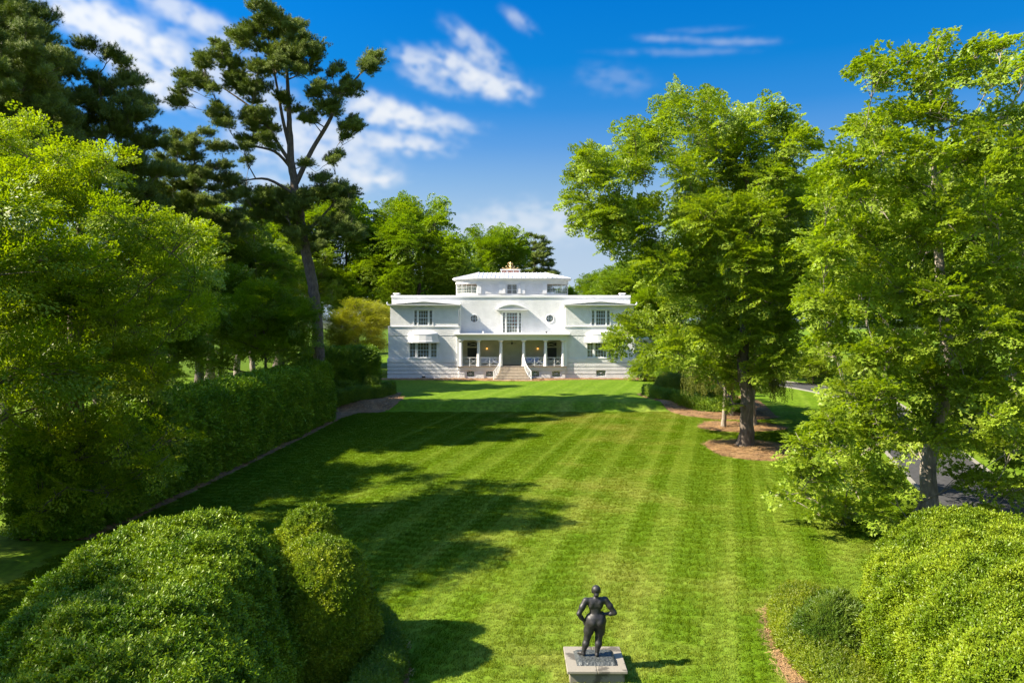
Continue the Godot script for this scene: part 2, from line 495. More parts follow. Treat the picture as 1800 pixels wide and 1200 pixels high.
func build_lawn() -> void:
	# one sheet of ground to the horizon, fine where the photograph looks at it
	var xs := PackedFloat32Array([-600, -300, -150, -90, -60, -45])
	var x := -36.0
	while x <= 44.0:
		xs.append(x); x += 1.0
	xs.append_array(PackedFloat32Array([55, 70, 100, 160, 300, 600]))
	var ds := PackedFloat32Array([-300, -100, -40, -10, 2])
	var d := 8.0
	while d <= 110.0:
		ds.append(d); d += 0.5 if d > 60.0 and d < 68.0 else 1.0
	ds.append_array(PackedFloat32Array([130, 170, 240, 400, 700]))
	var g := Geo.new()
	for j in ds.size():
		for i in xs.size():
			g.v.append(Vector3(xs[i], ground(xs[i], ds[j]), -ds[j]))
			var e := 0.4
			g.n.append(Vector3(ground(xs[i] - e, ds[j]) - ground(xs[i] + e, ds[j]), 2.0 * e, ground(xs[i], ds[j] + e) - ground(xs[i], ds[j] - e)).normalized())
			g.uv.append(Vector2((xs[i] + 24.0) / 60.0, (ds[j] - 12.0) / 80.0))
	var w := xs.size()
	for j in ds.size() - 1:
		for i in w - 1:
			var a := j * w + i
			g.ix.append_array(PackedInt32Array([a, a + w, a + 1, a + 1, a + w, a + w + 1]))
	var tw := 1200
	var th := 1600
	var by := PackedByteArray()
	by.resize(tw * th * 3)
	var k := 0
	# coarse colour every third texel, grain on top
	var grain := noise_tex(0.12, 4, Color(0, 0, 0), Color(1, 1, 1), 33, 512).get_image().get_data()
	var cw := tw / 4 + 2
	var coarse := PackedColorArray()
	for j in th / 4 + 2:
		for i in cw:
			coarse.append(lawn_colour(i * 4.0 / tw * 60.0 - 24.0, j * 4.0 / th * 80.0 + 12.0))
	for j in th:
		var cj := j >> 2
		for i in tw:
			var q := coarse[cj * cw + (i >> 2)]
			var gr := 0.62 + 0.76 * grain[((j % 512) * 512 + (i % 512)) * 3] / 255.0
			by[k] = int(255.0 * sqrt(minf(1.0, q.r * gr * 0.94)) ); by[k + 1] = int(255.0 * sqrt(minf(1.0, q.g * gr))); by[k + 2] = int(255.0 * sqrt(minf(1.0, q.b * gr)))
			k += 3
	# stored with gamma 2; the exact sRGB curve differs by a hair
	var m := mat("lawn", 1, 1, 1, 0.95, 0.0, 0.2)
	m.albedo_texture = ImageTexture.create_from_image(Image.create_from_data(tw, th, false, Image.FORMAT_RGB8, by))
	m.texture_repeat = false
	var o := structure("lawn", g, m)
	o.set_meta("label", "long mown lawn with pale mower stripes")

func blade_patch() -> ArrayMesh:   # 0.7 x 0.4 m of short grass; the blades lean towards +x
	var g := Geo.new()
	rng.seed = 400
	for k in 380:
		var p := Vector3(rng.randf_range(-0.36, 0.36), -0.004, rng.randf_range(-0.19, 0.19))
		var hgt := rng.randf_range(0.03, 0.062)
		var a := rng.randf() * TAU
		var s := Vector3(cos(a), 0, sin(a)) * rng.randf_range(0.005, 0.010)
		var tip := p + Vector3(rng.randf_range(-0.02, 0.05), hgt, rng.randf_range(-0.03, 0.03))
		var nn := (s.cross(tip - p).normalized() * 0.5 + Vector3.UP).normalized()
		var i := g.v.size()
		g.v.append(p - s); g.v.append(p + s); g.v.append(tip)
		var q := rng.randf_range(0.75, 1.3)
		var tint := Color(q, q * rng.randf_range(0.92, 1.06), q * 0.9)
		for z in 3:
			g.n.append(nn); g.c.append(tint)
		g.ix.append_array(PackedInt32Array([i, i + 1, i + 2]))
	return g.mesh()

func scatter(called: String, mesh: Mesh, m: Material, where: Array, tints: PackedColorArray, parent: Node) -> MultiMeshInstance3D:
	var mm := MultiMesh.new()
	mm.transform_format = MultiMesh.TRANSFORM_3D
	mm.use_colors = true
	mm.mesh = mesh
	mm.instance_count = where.size()
	for i in where.size():
		mm.set_instance_transform(i, where[i])
		mm.set_instance_color(i, tints[i])
	var o := MultiMeshInstance3D.new()
	o.multimesh = mm
	o.material_override = m
	o.name = called
	parent.add_child(o, true)
	if parent != self:
		o.set_meta("kind", "stuff")
	return o

var beds := []   # plan outlines (x, d) where no grass grows

func in_bed(x: float, d: float) -> bool:
	for b in beds:
		if Geometry2D.is_point_in_polygon(Vector2(x, d), b):
			return true
	return false

func build_grass() -> void:
	rng.seed = 41
	var where := []
	var tints := PackedColorArray()
	var cs := cos(STRIPE)
	var sn := sin(STRIPE)
	var u := -36.0            # across the mower's lines
	while u < 20.0:
		var t := 12.0 - rng.randf() * 0.64   # along them
		while t < 72.0:
			var uu := u + rng.randf_range(-0.06, 0.06)
			var tt := t + rng.randf_range(-0.1, 0.1)
			var xx := uu * cs + tt * sn
			var dd := tt * cs - uu * sn
			if dd > 15.5 and dd < 64.0 and absf(xx) < dd * 0.67 and xx > -16.5 and xx < 19.5 and not in_bed(xx, dd):
				var pale := stripe(xx, dd)
				var turn := PI / 2 - STRIPE + (0.0 if pale > 0.4 else PI) + rng.randf_range(-0.25, 0.25)
				where.append(Transform3D(Basis(Vector3.UP, turn).scaled(Vector3(1, rng.randf_range(0.85, 1.2), 1)), on_ground(xx, dd)))
				tints.append(lawn_colour(xx, dd) * rng.randf_range(1.04, 1.16))
			t += 0.64
		u += 0.32
	var o := scatter("short_grass", blade_patch(), M.grass_blade, where, tints, self)
	o.set_meta("kind", "stuff")
	tag(o, "short green grass blades covering the mown lawn", "grass")

# a bed of mulch: an outline in plan (x, d), slightly mounded, with loose straw on it
func bed(outline: PackedVector2Array, label: String, straw := 26.0) -> void:
	beds.append(outline)
	var lo := Vector2(1e9, 1e9)
	var hi := Vector2(-1e9, -1e9)
	for p in outline:
		lo = lo.min(p); hi = hi.max(p)
	var pts := PackedVector2Array()
	# points on the edge, then a grid inside
	var n := outline.size()
	for i in n:
		var a := outline[i]
		var b := outline[(i + 1) % n]
		var m := maxi(1, int(a.distance_to(b) / 0.35))
		for k in m:
			pts.append(a.lerp(b, float(k) / m) + Vector2(noise.get_noise_2d(a.x * 40 + k * 31, a.y * 40), noise.get_noise_2d(a.y * 40, k * 37)) * 0.06)
	var edge := pts.size()
	var y := lo.y
	while y < hi.y:
		var x := lo.x
		while x < hi.x:
			var p := Vector2(x, y)
			if Geometry2D.is_point_in_polygon(p, outline):
				pts.append(p)
			x += 0.5
		y += 0.5
	var tris := Geometry2D.triangulate_delaunay(pts)
	var g := Geo.new()
	for i in pts.size():
		var p := pts[i]
		var hgt := 0.006 if i < edge else 0.05 + 0.05 * noise.get_noise_2d(p.x * 60, p.y * 60)
		g.v.append(on_ground(p.x, p.y, hgt))
		g.n.append(Vector3(noise.get_noise_2d(p.x * 90, p.y * 90) * 0.5, 1, noise.get_noise_2d(p.x * 90 + 400, p.y * 90) * 0.5).normalized())
	for i in range(0, tris.size(), 3):
		var a := pts[tris[i]]; var b := pts[tris[i + 1]]; var c := pts[tris[i + 2]]
		if not Geometry2D.is_point_in_polygon((a + b + c) / 3.0, outline):
			continue
		if (b - a).cross(c - a) > 0:
			g.ix.append_array(PackedInt32Array([tris[i], tris[i + 2], tris[i + 1]]))
		else:
			g.ix.append_array(PackedInt32Array([tris[i], tris[i + 1], tris[i + 2]]))
	var o := structure("mulch_bed", g, M.mulch)
	o.set_meta("label", label)
	var where := []
	var tints := PackedColorArray()
	var area := (hi.x - lo.x) * (hi.y - lo.y)
	for k in int(area * straw):
		var p := Vector2(rng.randf_range(lo.x, hi.x), rng.randf_range(lo.y, hi.y))
		if Geometry2D.is_point_in_polygon(p, outline):
			where.append(Transform3D(Basis.from_euler(Vector3(rng.randf_range(-0.3, 0.3), rng.randf() * TAU, rng.randf_range(-0.3, 0.3))), on_ground(p.x, p.y, 0.06)))
			var q := rng.randf_range(0.5, 1.2)
			tints.append(Color(0.37 * q, 0.225 * q, 0.095 * q))
	if where.size():
		var s := scatter("loose_straw", SPRAY.straw, M.straw, where, tints, o)
		s.set_meta("kind", "stuff")

func straw_tuft() -> ArrayMesh:
	var g := Geo.new()
	rng.seed = 77
	for k in 26:
		var p := Vector3(rng.randf_range(-0.18, 0.18), rng.randf_range(-0.02, 0.02), rng.randf_range(-0.18, 0.18))
		var a := rng.randf() * TAU
		var l := Vector3(cos(a), rng.randf_range(-0.25, 0.25), sin(a)) * rng.randf_range(0.06, 0.14)
		var s := Vector3(-sin(a), 0, cos(a)) * 0.007
		var i := g.v.size()
		g.v.append(p - l - s); g.v.append(p - l + s); g.v.append(p + l)
		var q := rng.randf_range(0.6, 1.5)
		for z in 3:
			g.n.append(Vector3.UP); g.c.append(Color(q, q, q))
		g.ix.append_array(PackedInt32Array([i, i + 1, i + 2]))
	return g.mesh()

func ribbon(path: PackedVector2Array, half: float, lift: float, m: Material, called: String, label: String, thick := 0.0) -> void:   # a road or kerb along a plan path
	var c := Curve2D.new()
	for i in path.size():
		var t := (path[mini(i + 1, path.size() - 1)] - path[maxi(i - 1, 0)]) / 6.0
		c.add_point(path[i], -t, t)
	var pts := c.get_baked_points()
	var g := Geo.new()
	var rows := []
	var last := Vector2(1e9, 0)
	for i in pts.size():
		if last.distance_to(pts[i]) < 0.5:
			continue
		last = pts[i]
		var t := (pts[mini(i + 1, pts.size() - 1)] - pts[maxi(i - 1, 0)]).normalized()
		var s := Vector2(-t.y, t.x)
		var row := []
		var cols := maxi(2, int(half * 2.0 / 0.5) + 1)
		if thick > 0.0:
			var a := pts[i] - s * half
			row.append(on_ground(a.x, a.y, -0.05))
		for k in cols:
			var p := pts[i] + s * lerpf(-half, half, float(k) / (cols - 1))
			row.append(on_ground(p.x, p.y, lift + thick))
		if thick > 0.0:
			var b := pts[i] + s * half
			row.append(on_ground(b.x, b.y, -0.05))
		rows.append(row)
	for i in rows.size() - 1:
		for k in rows[i].size() - 1:
			g.quad(rows[i][k], rows[i + 1][k], rows[i + 1][k + 1], rows[i][k + 1])
	var o := structure(called, g, m)
	o.set_meta("label", label)

# ---------------------------------------------------------------- foliage
func add_leaf(g: Geo, at: Vector3, along: Vector3, side: Vector3, length: float, width: float, shape: int, tint: Color) -> void:
	var nrm := side.cross(along).normalized()
	if nrm.y < 0.0:
		nrm = -nrm
	var s := g.v.size()
	var tip := at + along * length
	if shape == 0:      # plain pointed leaf, folded along the middle
		var mid := at + along * length * 0.45
		var f := nrm * width * 0.16
		g.v.append(at); g.v.append(mid + side * width * 0.5 + f); g.v.append(tip); g.v.append(mid - side * width * 0.5 + f)
		var n1 := (nrm - side * 0.3).normalized()
		var n2 := (nrm + side * 0.3).normalized()
		g.n.append(nrm); g.n.append(n1); g.n.append(nrm); g.n.append(n2)
		for k in 4:
			g.c.append(tint)
		g.ix.append_array(PackedInt32Array([s, s + 1, s + 2, s, s + 2, s + 3]))
	elif shape == 1:    # lobed leaf
		var pts := [at, at + along * length * 0.35 + side * width * 0.62, at + along * length * 0.52 + side * width * 0.2, tip - nrm * length * 0.12, at + along * length * 0.52 - side * width * 0.2, at + along * length * 0.35 - side * width * 0.62]
		for k in 6:
			g.v.append(pts[k] - (nrm * length * 0.1 if k == 1 or k == 5 else Vector3.ZERO))
			g.n.append((nrm + side * (0.25 if k == 1 else (-0.25 if k == 5 else 0.0))).normalized()); g.c.append(tint)
		g.ix.append_array(PackedInt32Array([s, s + 1, s + 2, s, s + 2, s + 3, s, s + 3, s + 4, s, s + 4, s + 5]))
	else:               # needle
		g.v.append(at - side * width * 0.5); g.v.append(at + side * width * 0.5); g.v.append(tip)
		for k in 3:
			g.n.append((nrm + along * 0.4).normalized()); g.c.append(tint)
		g.ix.append_array(PackedInt32Array([s, s + 1, s + 2]))

# a leafy twig along +x, leaves facing mostly up
func spray(length: float, count: int, leaf: float, wide: float, shape: int, spread: float, droop: float, seed_: int, tilt := 0.6) -> ArrayMesh:
	var g := Geo.new()
	rng.seed = seed_
	for k in count:
		var t := pow(rng.randf(), 0.8)
		var lateral := rng.randf_range(-1.0, 1.0) * spread * (0.35 + 0.65 * sin(PI * clampf(t * 0.85 + 0.1, 0.0, 1.0)))
		var p := Vector3(t * length, -droop * t * t * length + rng.randf_range(-0.12, 0.12) * spread - absf(lateral) * droop * 0.5, lateral)
		var a := Vector3(1.0, rng.randf_range(-0.7, 0.25), lateral / spread * 1.1 + rng.randf_range(-0.9, 0.9)).normalized()
		var up := Vector3(rng.randf_range(-tilt, tilt), 1.0, rng.randf_range(-tilt, tilt)).normalized()
		var s := a.cross(up).normalized()
		var q := rng.randf_range(0.72, 1.3)
		var warm := rng.randf_range(-0.1, 0.12)
		var z := leaf * rng.randf_range(0.7, 1.25)
		add_leaf(g, p, a, s, z, z * wide, shape, Color(q * (1.0 + warm), q, q * (1.0 - warm)))
	return g.mesh()

func sprig(count: int, leaf: float, wide: float, seed_: int, up_bias := 0.7) -> ArrayMesh:   # a clipped shoot along +y
	var g := Geo.new()
	rng.seed = seed_
	for k in count:
		var t := float(k) / count
		var a := k * 2.4 + rng.randf_range(-0.4, 0.4)
		var out := Vector3(cos(a), up_bias * (0.4 + t) + rng.randf_range(-0.3, 0.3), sin(a)).normalized()
		var p := Vector3(rng.randf_range(-0.4, 0.4) * leaf, (t * 1.7 - 0.7) * leaf * 1.5, rng.randf_range(-0.4, 0.4) * leaf)
		var s := out.cross(Vector3.UP).normalized().rotated(out, rng.randf_range(-0.6, 0.6))
		var q := rng.randf_range(0.65, 1.35)
		var z := leaf * rng.randf_range(0.75, 1.2)
		add_leaf(g, p, out, s, z, z * wide, 0, Color(q * (1.0 + 0.18 * t), q, q))
	return g.mesh()

func pine_tuft(seed_: int) -> ArrayMesh:   # a branchlet with several whorls of long needles
	var g := Geo.new()
	rng.seed = seed_
	for b in 7:
		var c := Vector3(rng.randf_range(0.0, 0.85), rng.randf_range(-0.05, 0.22), rng.randf_range(-0.38, 0.38))
		var axis := Vector3(0.8, rng.randf_range(0.2, 0.9), c.z * 1.5).normalized()
		for k in 46:
			var dir := (Vector3(rng.randf_range(-1, 1), rng.randf_range(-1, 1), rng.randf_range(-1, 1)).normalized() + axis * 0.75).normalized()
			var s := dir.cross(Vector3(rng.randf(), rng.randf(), rng.randf())).normalized()
			var q := rng.randf_range(0.6, 1.4)
			add_leaf(g, c + axis * rng.randf_range(-0.1, 0.1), dir, s, rng.randf_range(0.18, 0.30), 0.019, 2, Color(q, q, q * 0.95))
	return g.mesh()

func strand(seed_: int) -> ArrayMesh:   # a hanging twig, down -y
	var g := Geo.new()
	rng.seed = seed_
	for b in 3:
		var off := Vector3(rng.randf_range(-0.15, 0.15), 0, rng.randf_range(-0.15, 0.15))
		for k in 22:
			var t := k / 22.0
			var p := off * (1.0 + t) + Vector3(0.25 * sin(t * 1.6), -1.5 * t, 0)
			var a := rng.randf() * TAU
			var dir := Vector3(cos(a) * 0.7, -0.7, sin(a) * 0.7).normalized()
			var q := rng.randf_range(0.7, 1.3)
			add_leaf(g, p, dir, dir.cross(Vector3(sin(a), 0.2, -cos(a))).normalized(), 0.12, 0.05, 0, Color(q, q, q))
	return g.mesh()

func make_sprays() -> void:
	SPRAY.maple = spray(0.85, 50, 0.145, 1.0, 1, 0.45, 0.25, 101, 0.55)
	SPRAY.maple_far = spray(1.1, 66, 0.165, 0.95, 1, 0.58, 0.25, 102, 0.6)
	SPRAY.lime = spray(0.85, 76, 0.095, 0.55, 0, 0.38, 0.22, 103, 0.5)
	SPRAY.broad = spray(1.35, 84, 0.17, 0.7, 0, 0.7, 0.25, 104, 0.7)
	SPRAY.fine = spray(0.8, 60, 0.11, 0.32, 0, 0.35, 0.35, 105, 0.8)
	SPRAY.pine = pine_tuft(106)
	SPRAY.strand = strand(107)
	SPRAY.holly = sprig(12, 0.062, 0.5, 108)
	SPRAY.box = sprig(12, 0.055, 0.5, 109)
	SPRAY.laurel = sprig(12, 0.095, 0.42, 110)
	SPRAY.yew = sprig(22, 0.075, 0.20, 111, 1.0)
	SPRAY.straw = straw_tuft()

# A tree. spec: trunk [[point, radius] ..] from the base up, lobes [[centre, radius, flat] ..], spray, per (sprays in a lobe of radius 1), size, tints [Color, Color], bark, leaf
func grow(t: Node3D, spec: Dictionary) -> void:
	rng.seed = spec.get("seed", 1)
	var g := Geo.new()
	var tp := PackedVector3Array()
	var tr := PackedFloat32Array()
	# smooth the trunk
	var curve := Curve3D.new()
	var raw: Array = spec.trunk
	for i in raw.size():
		var tang: Vector3 = (raw[mini(i + 1, raw.size() - 1)][0] - raw[maxi(i - 1, 0)][0]) / 6.0
		curve.add_point(raw[i][0], -tang, tang)
	var nodes := PackedVector3Array()
	var nrad := PackedFloat32Array()
	for i in raw.size() - 1:
		var steps := 8
		for k in steps + (1 if i == raw.size() - 2 else 0):
			var w := float(k) / steps
			var p := curve.sample(i, w)
			var r := lerpf(raw[i][1], raw[i + 1][1], w)
			p += Vector3(rng.randf_range(-1, 1), 0, rng.randf_range(-1, 1)) * r * 0.12
			if i == 0 and spec.get("flare", true):
				r *= 1.0 + 0.75 * pow(1.0 - w, 3.0)
			tp.append(p); tr.append(r)
			if p.y > raw[-1][0].y * spec.get("first", 0.25):
				nodes.append(p); nrad.append(r)
	g.tube(tp, tr, 14, false, 0.05)
	part("trunk", g, spec.bark, t)
	for limb in spec.get("limbs", []):
		var lc := Curve3D.new()
		for i in limb.size():
			var tang: Vector3 = (limb[mini(i + 1, limb.size() - 1)][0] - limb[maxi(i - 1, 0)][0]) / 6.0
			lc.add_point(limb[i][0], -tang, tang)
		var lg := Geo.new()
		var lp := PackedVector3Array()
		var lr := PackedFloat32Array()
		for i in limb.size() - 1:
			for k in 5 + (1 if i == limb.size() - 2 else 0):
				lp.append(lc.sample(i, k / 5.0))
				lr.append(lerpf(limb[i][1], limb[i + 1][1], k / 5.0))
				nodes.append(lp[-1]); nrad.append(lr[-1])
		lg.tube(lp, lr, 9, false, 0.05)
		part("limb", lg, spec.bark, t)
	var br := Geo.new()
	var lobes: Array = spec.lobes.duplicate()
	var top: Vector3 = raw[-1][0]
	var axis_at := func(y: float) -> Vector3:
		for i in raw.size() - 1:
			if y <= raw[i + 1][0].y:
				return raw[i][0].lerp(raw[i + 1][0], clampf((y - raw[i][0].y) / maxf(0.01, raw[i + 1][0].y - raw[i][0].y), 0, 1))
		return top
	lobes.sort_custom(func(a, b): return a[0].distance_to(axis_at.call(a[0].y * 0.7)) < b[0].distance_to(axis_at.call(b[0].y * 0.7)))
	var where := []
	var tints := PackedColorArray()
	var c0: Color = spec.tints[0]
	var c1: Color = spec.tints[1]
	var per: float = spec.per
	var size: float = spec.size
	var droop: float = spec.get("droop", 0.2)
	for l in lobes:
		var c: Vector3 = l[0]
		var r: float = l[1]
		var flat: float = l[2] if l.size() > 2 else 0.75
		# the limb that carries this clump leaves the nearest wood that lies lower and further in
		var best := 0
		var bd := 1e9
		for i in nodes.size():
			var q := nodes[i]
			var dd := q.distance_to(c) + maxf(0.0, q.y - c.y + 0.35 * Vector2(q.x - c.x, q.z - c.z).length()) * 1.6
			if dd < bd:
				bd = dd; best = i
		var p0 := nodes[best]
		var len := p0.distance_to(c)
		var r0 := minf(nrad[best] * 0.7, 0.03 + 0.017 * len * spec.get("limb", 1.0))
		var mid := p0.lerp(c, 0.5) + Vector3(rng.randf_range(-1, 1), rng.randf_range(-0.2, 0.6) - spec.get("sag", 0.0), rng.randf_range(-1, 1)) * len * 0.12
		var bp := PackedVector3Array()
		var rr := PackedFloat32Array()
		var seg := maxi(4, int(len / 0.7))
		for k in seg + 1:
			var w := float(k) / seg
			var p := p0.lerp(mid, w).lerp(mid.lerp(c, w), w)
			if k > 0 and k < seg:
				p += Vector3(rng.randf_range(-1, 1), rng.randf_range(-1, 1), rng.randf_range(-1, 1)) * 0.05 * minf(len, 3.0) * 0.6
			bp.append(p); rr.append(lerpf(r0, 0.02, w))
			if w > 0.3:
				nodes.append(p); nrad.append(rr[k])
		br.tube(bp, rr, 6)
		for k in int(3 + r * 2.5):
			var e := c + Vector3(rng.randfn(), rng.randfn() * flat + 0.25, rng.randfn()).normalized() * r * rng.randf_range(0.5, 0.95)
			var s := bp[rng.randi_range(maxi(1, seg - 2), seg)]
			var m2 := s.lerp(e, 0.5) + Vector3(rng.randf_range(-1, 1), rng.randf_range(-0.5, 1), rng.randf_range(-1, 1)) * r * 0.12
			br.tube(PackedVector3Array([s, s.lerp(m2, 0.6), m2.lerp(e, 0.4), e]), PackedFloat32Array([0.022, 0.018, 0.012, 0.005]), 4)
		var shade := rng.randf_range(0.0, 1.0)
		var count := int(per * pow(r, 2.2)) + 3
		var ax: Vector3 = axis_at.call(c.y)
		var outward := (c - ax)
		outward.y *= 0.3
		outward = outward.normalized() if outward.length() > 0.3 else Vector3.ZERO
		for k in count:
			var dir := Vector3(rng.randfn(), rng.randfn(), rng.randfn()).normalized()
			if dir.y < -0.35 and rng.randf() < 0.6:
				dir.y = -dir.y
			var rho := pow(rng.randf(), 0.42) * r
			rho *= 0.78 + 0.5 * noise.get_noise_3d((c.x + dir.x * r) * 55.0, (c.y + dir.y * r) * 55.0, (c.z + dir.z * r) * 55.0) + 0.12
			var p := c + Vector3(dir.x, dir.y * flat, dir.z) * rho
			var ex := (dir + outward * 0.6 + Vector3(0, 0.25 - droop * 2.0 * rng.randf(), 0)).normalized()
			var up := (Vector3.UP + Vector3(rng.randfn(), rng.randfn(), rng.randfn()) * 0.35 + dir * 0.4).normalized()
			var ez := ex.cross(up).normalized()
			var ey := ez.cross(ex)
			var s := size * rng.randf_range(0.75, 1.25)
			where.append(Transform3D(Basis(ex * s, ey * s, ez * s), p - ex * s * 0.35))
			tints.append(c0.lerp(c1, clampf(shade * 0.6 + rng.randf() * 0.4, 0, 1)) * rng.randf_range(0.85, 1.15))
	part("branches", br, spec.bark, t).set_meta("kind", "stuff")
	scatter("crown", spec.spray, spec.leaf, where, tints, t)

func lobe_cloud(count: int, centre: Vector3, rad: Vector3, lobe: float, seed_: int, flat := 0.75) -> Array:   # clumps spread through the outer part of an ellipsoid
	var r := RandomNumberGenerator.new()
	r.seed = seed_
	var out := []
	var tries := 0
	while out.size() < count and tries < count * 30:
		tries += 1
		var dir := Vector3(r.randfn(), r.randfn(), r.randfn()).normalized()
		if dir.y < -0.5:
			continue
		var p := centre + dir * rad * r.randf_range(0.45, 1.0)
		var ok := true
		for q in out:
			if q[0].distance_to(p) < lobe * 0.85:
				ok = false
				break
		if ok:
			out.append([p, lobe * r.randf_range(0.75, 1.2), flat])
	return out

func picked(list: Array, depth: float, base: Vector3, spread: float, seed_: int, flat := 0.75, swell := 1.0, many := 2) -> Array:   # clumps read off the photograph: [pixel x, pixel y, pixel radius]; the crown is as deep as it is wide
	var r := RandomNumberGenerator.new()
	r.seed = seed_
	var out := []
	for p in list:
		var k := many if p.size() < 4 else int(p[3]) * (many - 1)
		for j in k:
			var dz := r.randf_range(-spread, spread) if j > 0 else r.randf_range(-spread * 0.9, 0.0)
			var rr: float = p[2] / FOCAL * depth
			var jit := Vector3(r.randf_range(-0.5, 0.5), r.randf_range(-0.5, 0.5), 0) * rr * (1.3 if j > 0 else 0.3)
			var q := px(p[0], p[1], depth + dz) + jit
			out.append([q - base, rr * r.randf_range(0.85, 1.15) * swell, flat])
	return out

# ---------------------------------------------------------------- hedges
# surf(u, v) gives a point on the clipped surface; u runs round or along, v from the ground up and over
func hedge(t: Node3D, surf: Callable, nu: int, nv: int, closed: bool, density: float, size: float, shoot: Mesh, c0: Color, c1: Color, leaf: Material, rough := 0.08, seed_ := 1) -> void:
	rng.seed = seed_
	var rows := []
	for j in nv + 1:
		var row := []
		for i in nu + 1:
			row.append(surf.call(float(i) / nu, float(j) / nv))
		rows.append(row)
	var core := Geo.new()
	core.grid(rows, closed)
	# push the surface in and out a little, the core stays behind the leaves
	var w := nu + 1
	var pts := PackedVector3Array(core.v)
	var nrm := PackedVector3Array(core.n)
	for i in pts.size():
		var p := pts[i] + t.position
		var b := noise.get_noise_3d(p.x * 60.0, p.y * 60.0, p.z * 60.0) * rough + noise.get_noise_3d(p.x * 190.0, p.y * 190.0, p.z * 190.0) * rough * 1.1 + noise.get_noise_3d(p.x * 22.0, p.y * 22.0, p.z * 22.0) * rough * 1.4
		pts[i] += nrm[i] * b
	for i in pts.size():
		core.v[i] = pts[i] - nrm[i] * (0.07 * size / 0.8 + 0.03)
	part("inner_branches", core, M.hedge_core, t)
	var where := []
	var tints := PackedColorArray()
	for j in nv:
		for i in nu:
			var a := j * w + i
			var q := [pts[a], pts[a + 1], pts[a + w + 1], pts[a + w]]
			var area: float = 0.5 * ((q[2] - q[0]).cross(q[3] - q[1])).length()
			var want := area * density
			var count := int(want) + (1 if rng.randf() < want - int(want) else 0)
			for k in count:
				var x := rng.randf()
				var y := rng.randf()
				var p: Vector3 = q[0].lerp(q[1], x).lerp(q[3].lerp(q[2], x), y)
				var n := (nrm[a] + nrm[a + w + 1]).normalized()
				var up := (n + Vector3(0, 0.35, 0) + Vector3(rng.randfn(), rng.randfn(), rng.randfn()) * 0.35).normalized()
				var ex := up.cross(Vector3(rng.randfn(), rng.randfn(), rng.randfn())).normalized()
				var ez := ex.cross(up)
				var s := size * (rng.randf_range(0.65, 1.3) if rng.randf() < 0.9 else rng.randf_range(1.2, 1.7))
				var depth := -rng.randf() * rng.randf() * 0.12 * size + (rng.randf_range(0.03, 0.13) * size if rng.randf() < 0.10 else 0.0)
				where.append(Transform3D(Basis(ex * s, up * s, ez * s), p + n * depth))
				var f := clampf(0.5 + 1.4 * noise.get_noise_3d(p.x * 70.0, p.y * 70.0, p.z * 70.0) + rng.randf_range(-0.35, 0.35), 0.0, 1.0)
				tints.append(c0.lerp(c1, f))
	scatter("foliage", shoot, leaf, where, tints, t)

# hedge along a plan path with a rounded section; plan points are (x, d) relative to the hedge's own place
func run_surface(path: PackedVector2Array, half: float, height: float, base: Vector3, power: float, end: float, tilt := 0.0) -> Callable:
	var c := Curve2D.new()
	for i in path.size():
		var tg := (path[mini(i + 1, path.size() - 1)] - path[maxi(i - 1, 0)]) / 6.0
		c.add_point(path[i], -tg, tg)
	var total := c.get_baked_length()
	return func(u: float, v: float) -> Vector3:
		# u along, v across: -90 deg (ground, one side) over the top to the other side
		var s := u * total
		var p := c.sample_baked(s)
		var t := (c.sample_baked(minf(s + 0.1, total)) - c.sample_baked(maxf(s - 0.1, 0.0))).normalized()
		var side := Vector2(-t.y, t.x)
		var e := minf(s, total - s)
		var shrink := 1.0 if e > end else pow(maxf(0.0, 1.0 - pow(1.0 - e / end, power)), 1.0 / power)
		var a := lerpf(PI, 0.0, v)
		var ca := cos(a); var sa := sin(a)
		var k := pow(pow(absf(ca), power) + pow(absf(sa), power), -1.0 / power)
		var x := ca * k * half * shrink
		var y := sa * k * height * (0.0 if shrink <= 0.0 else lerpf(shrink, 1.0, 0.55))
		if shrink <= 0.001:
			y = sa * k * height * 0.55
		y *= 1.0 - tilt * ca * k
		var q := p + side * x
		return on_ground(q.x, q.y, y) - base

func dome_surface(r: Vector3, power: float, lean := 0.0) -> Callable:   # superellipsoid standing on the ground
	return func(u: float, v: float) -> Vector3:
		var a := u * TAU
		var b := v * PI * 0.5
		var k := pow(pow(absf(cos(b)), power) + pow(absf(sin(b)), power), -1.0 / power)
		return Vector3(cos(a) * cos(b) * k * r.x, sin(b) * k * r.y, -sin(a) * cos(b) * k * r.z) + Vector3(lean * v, 0, 0)

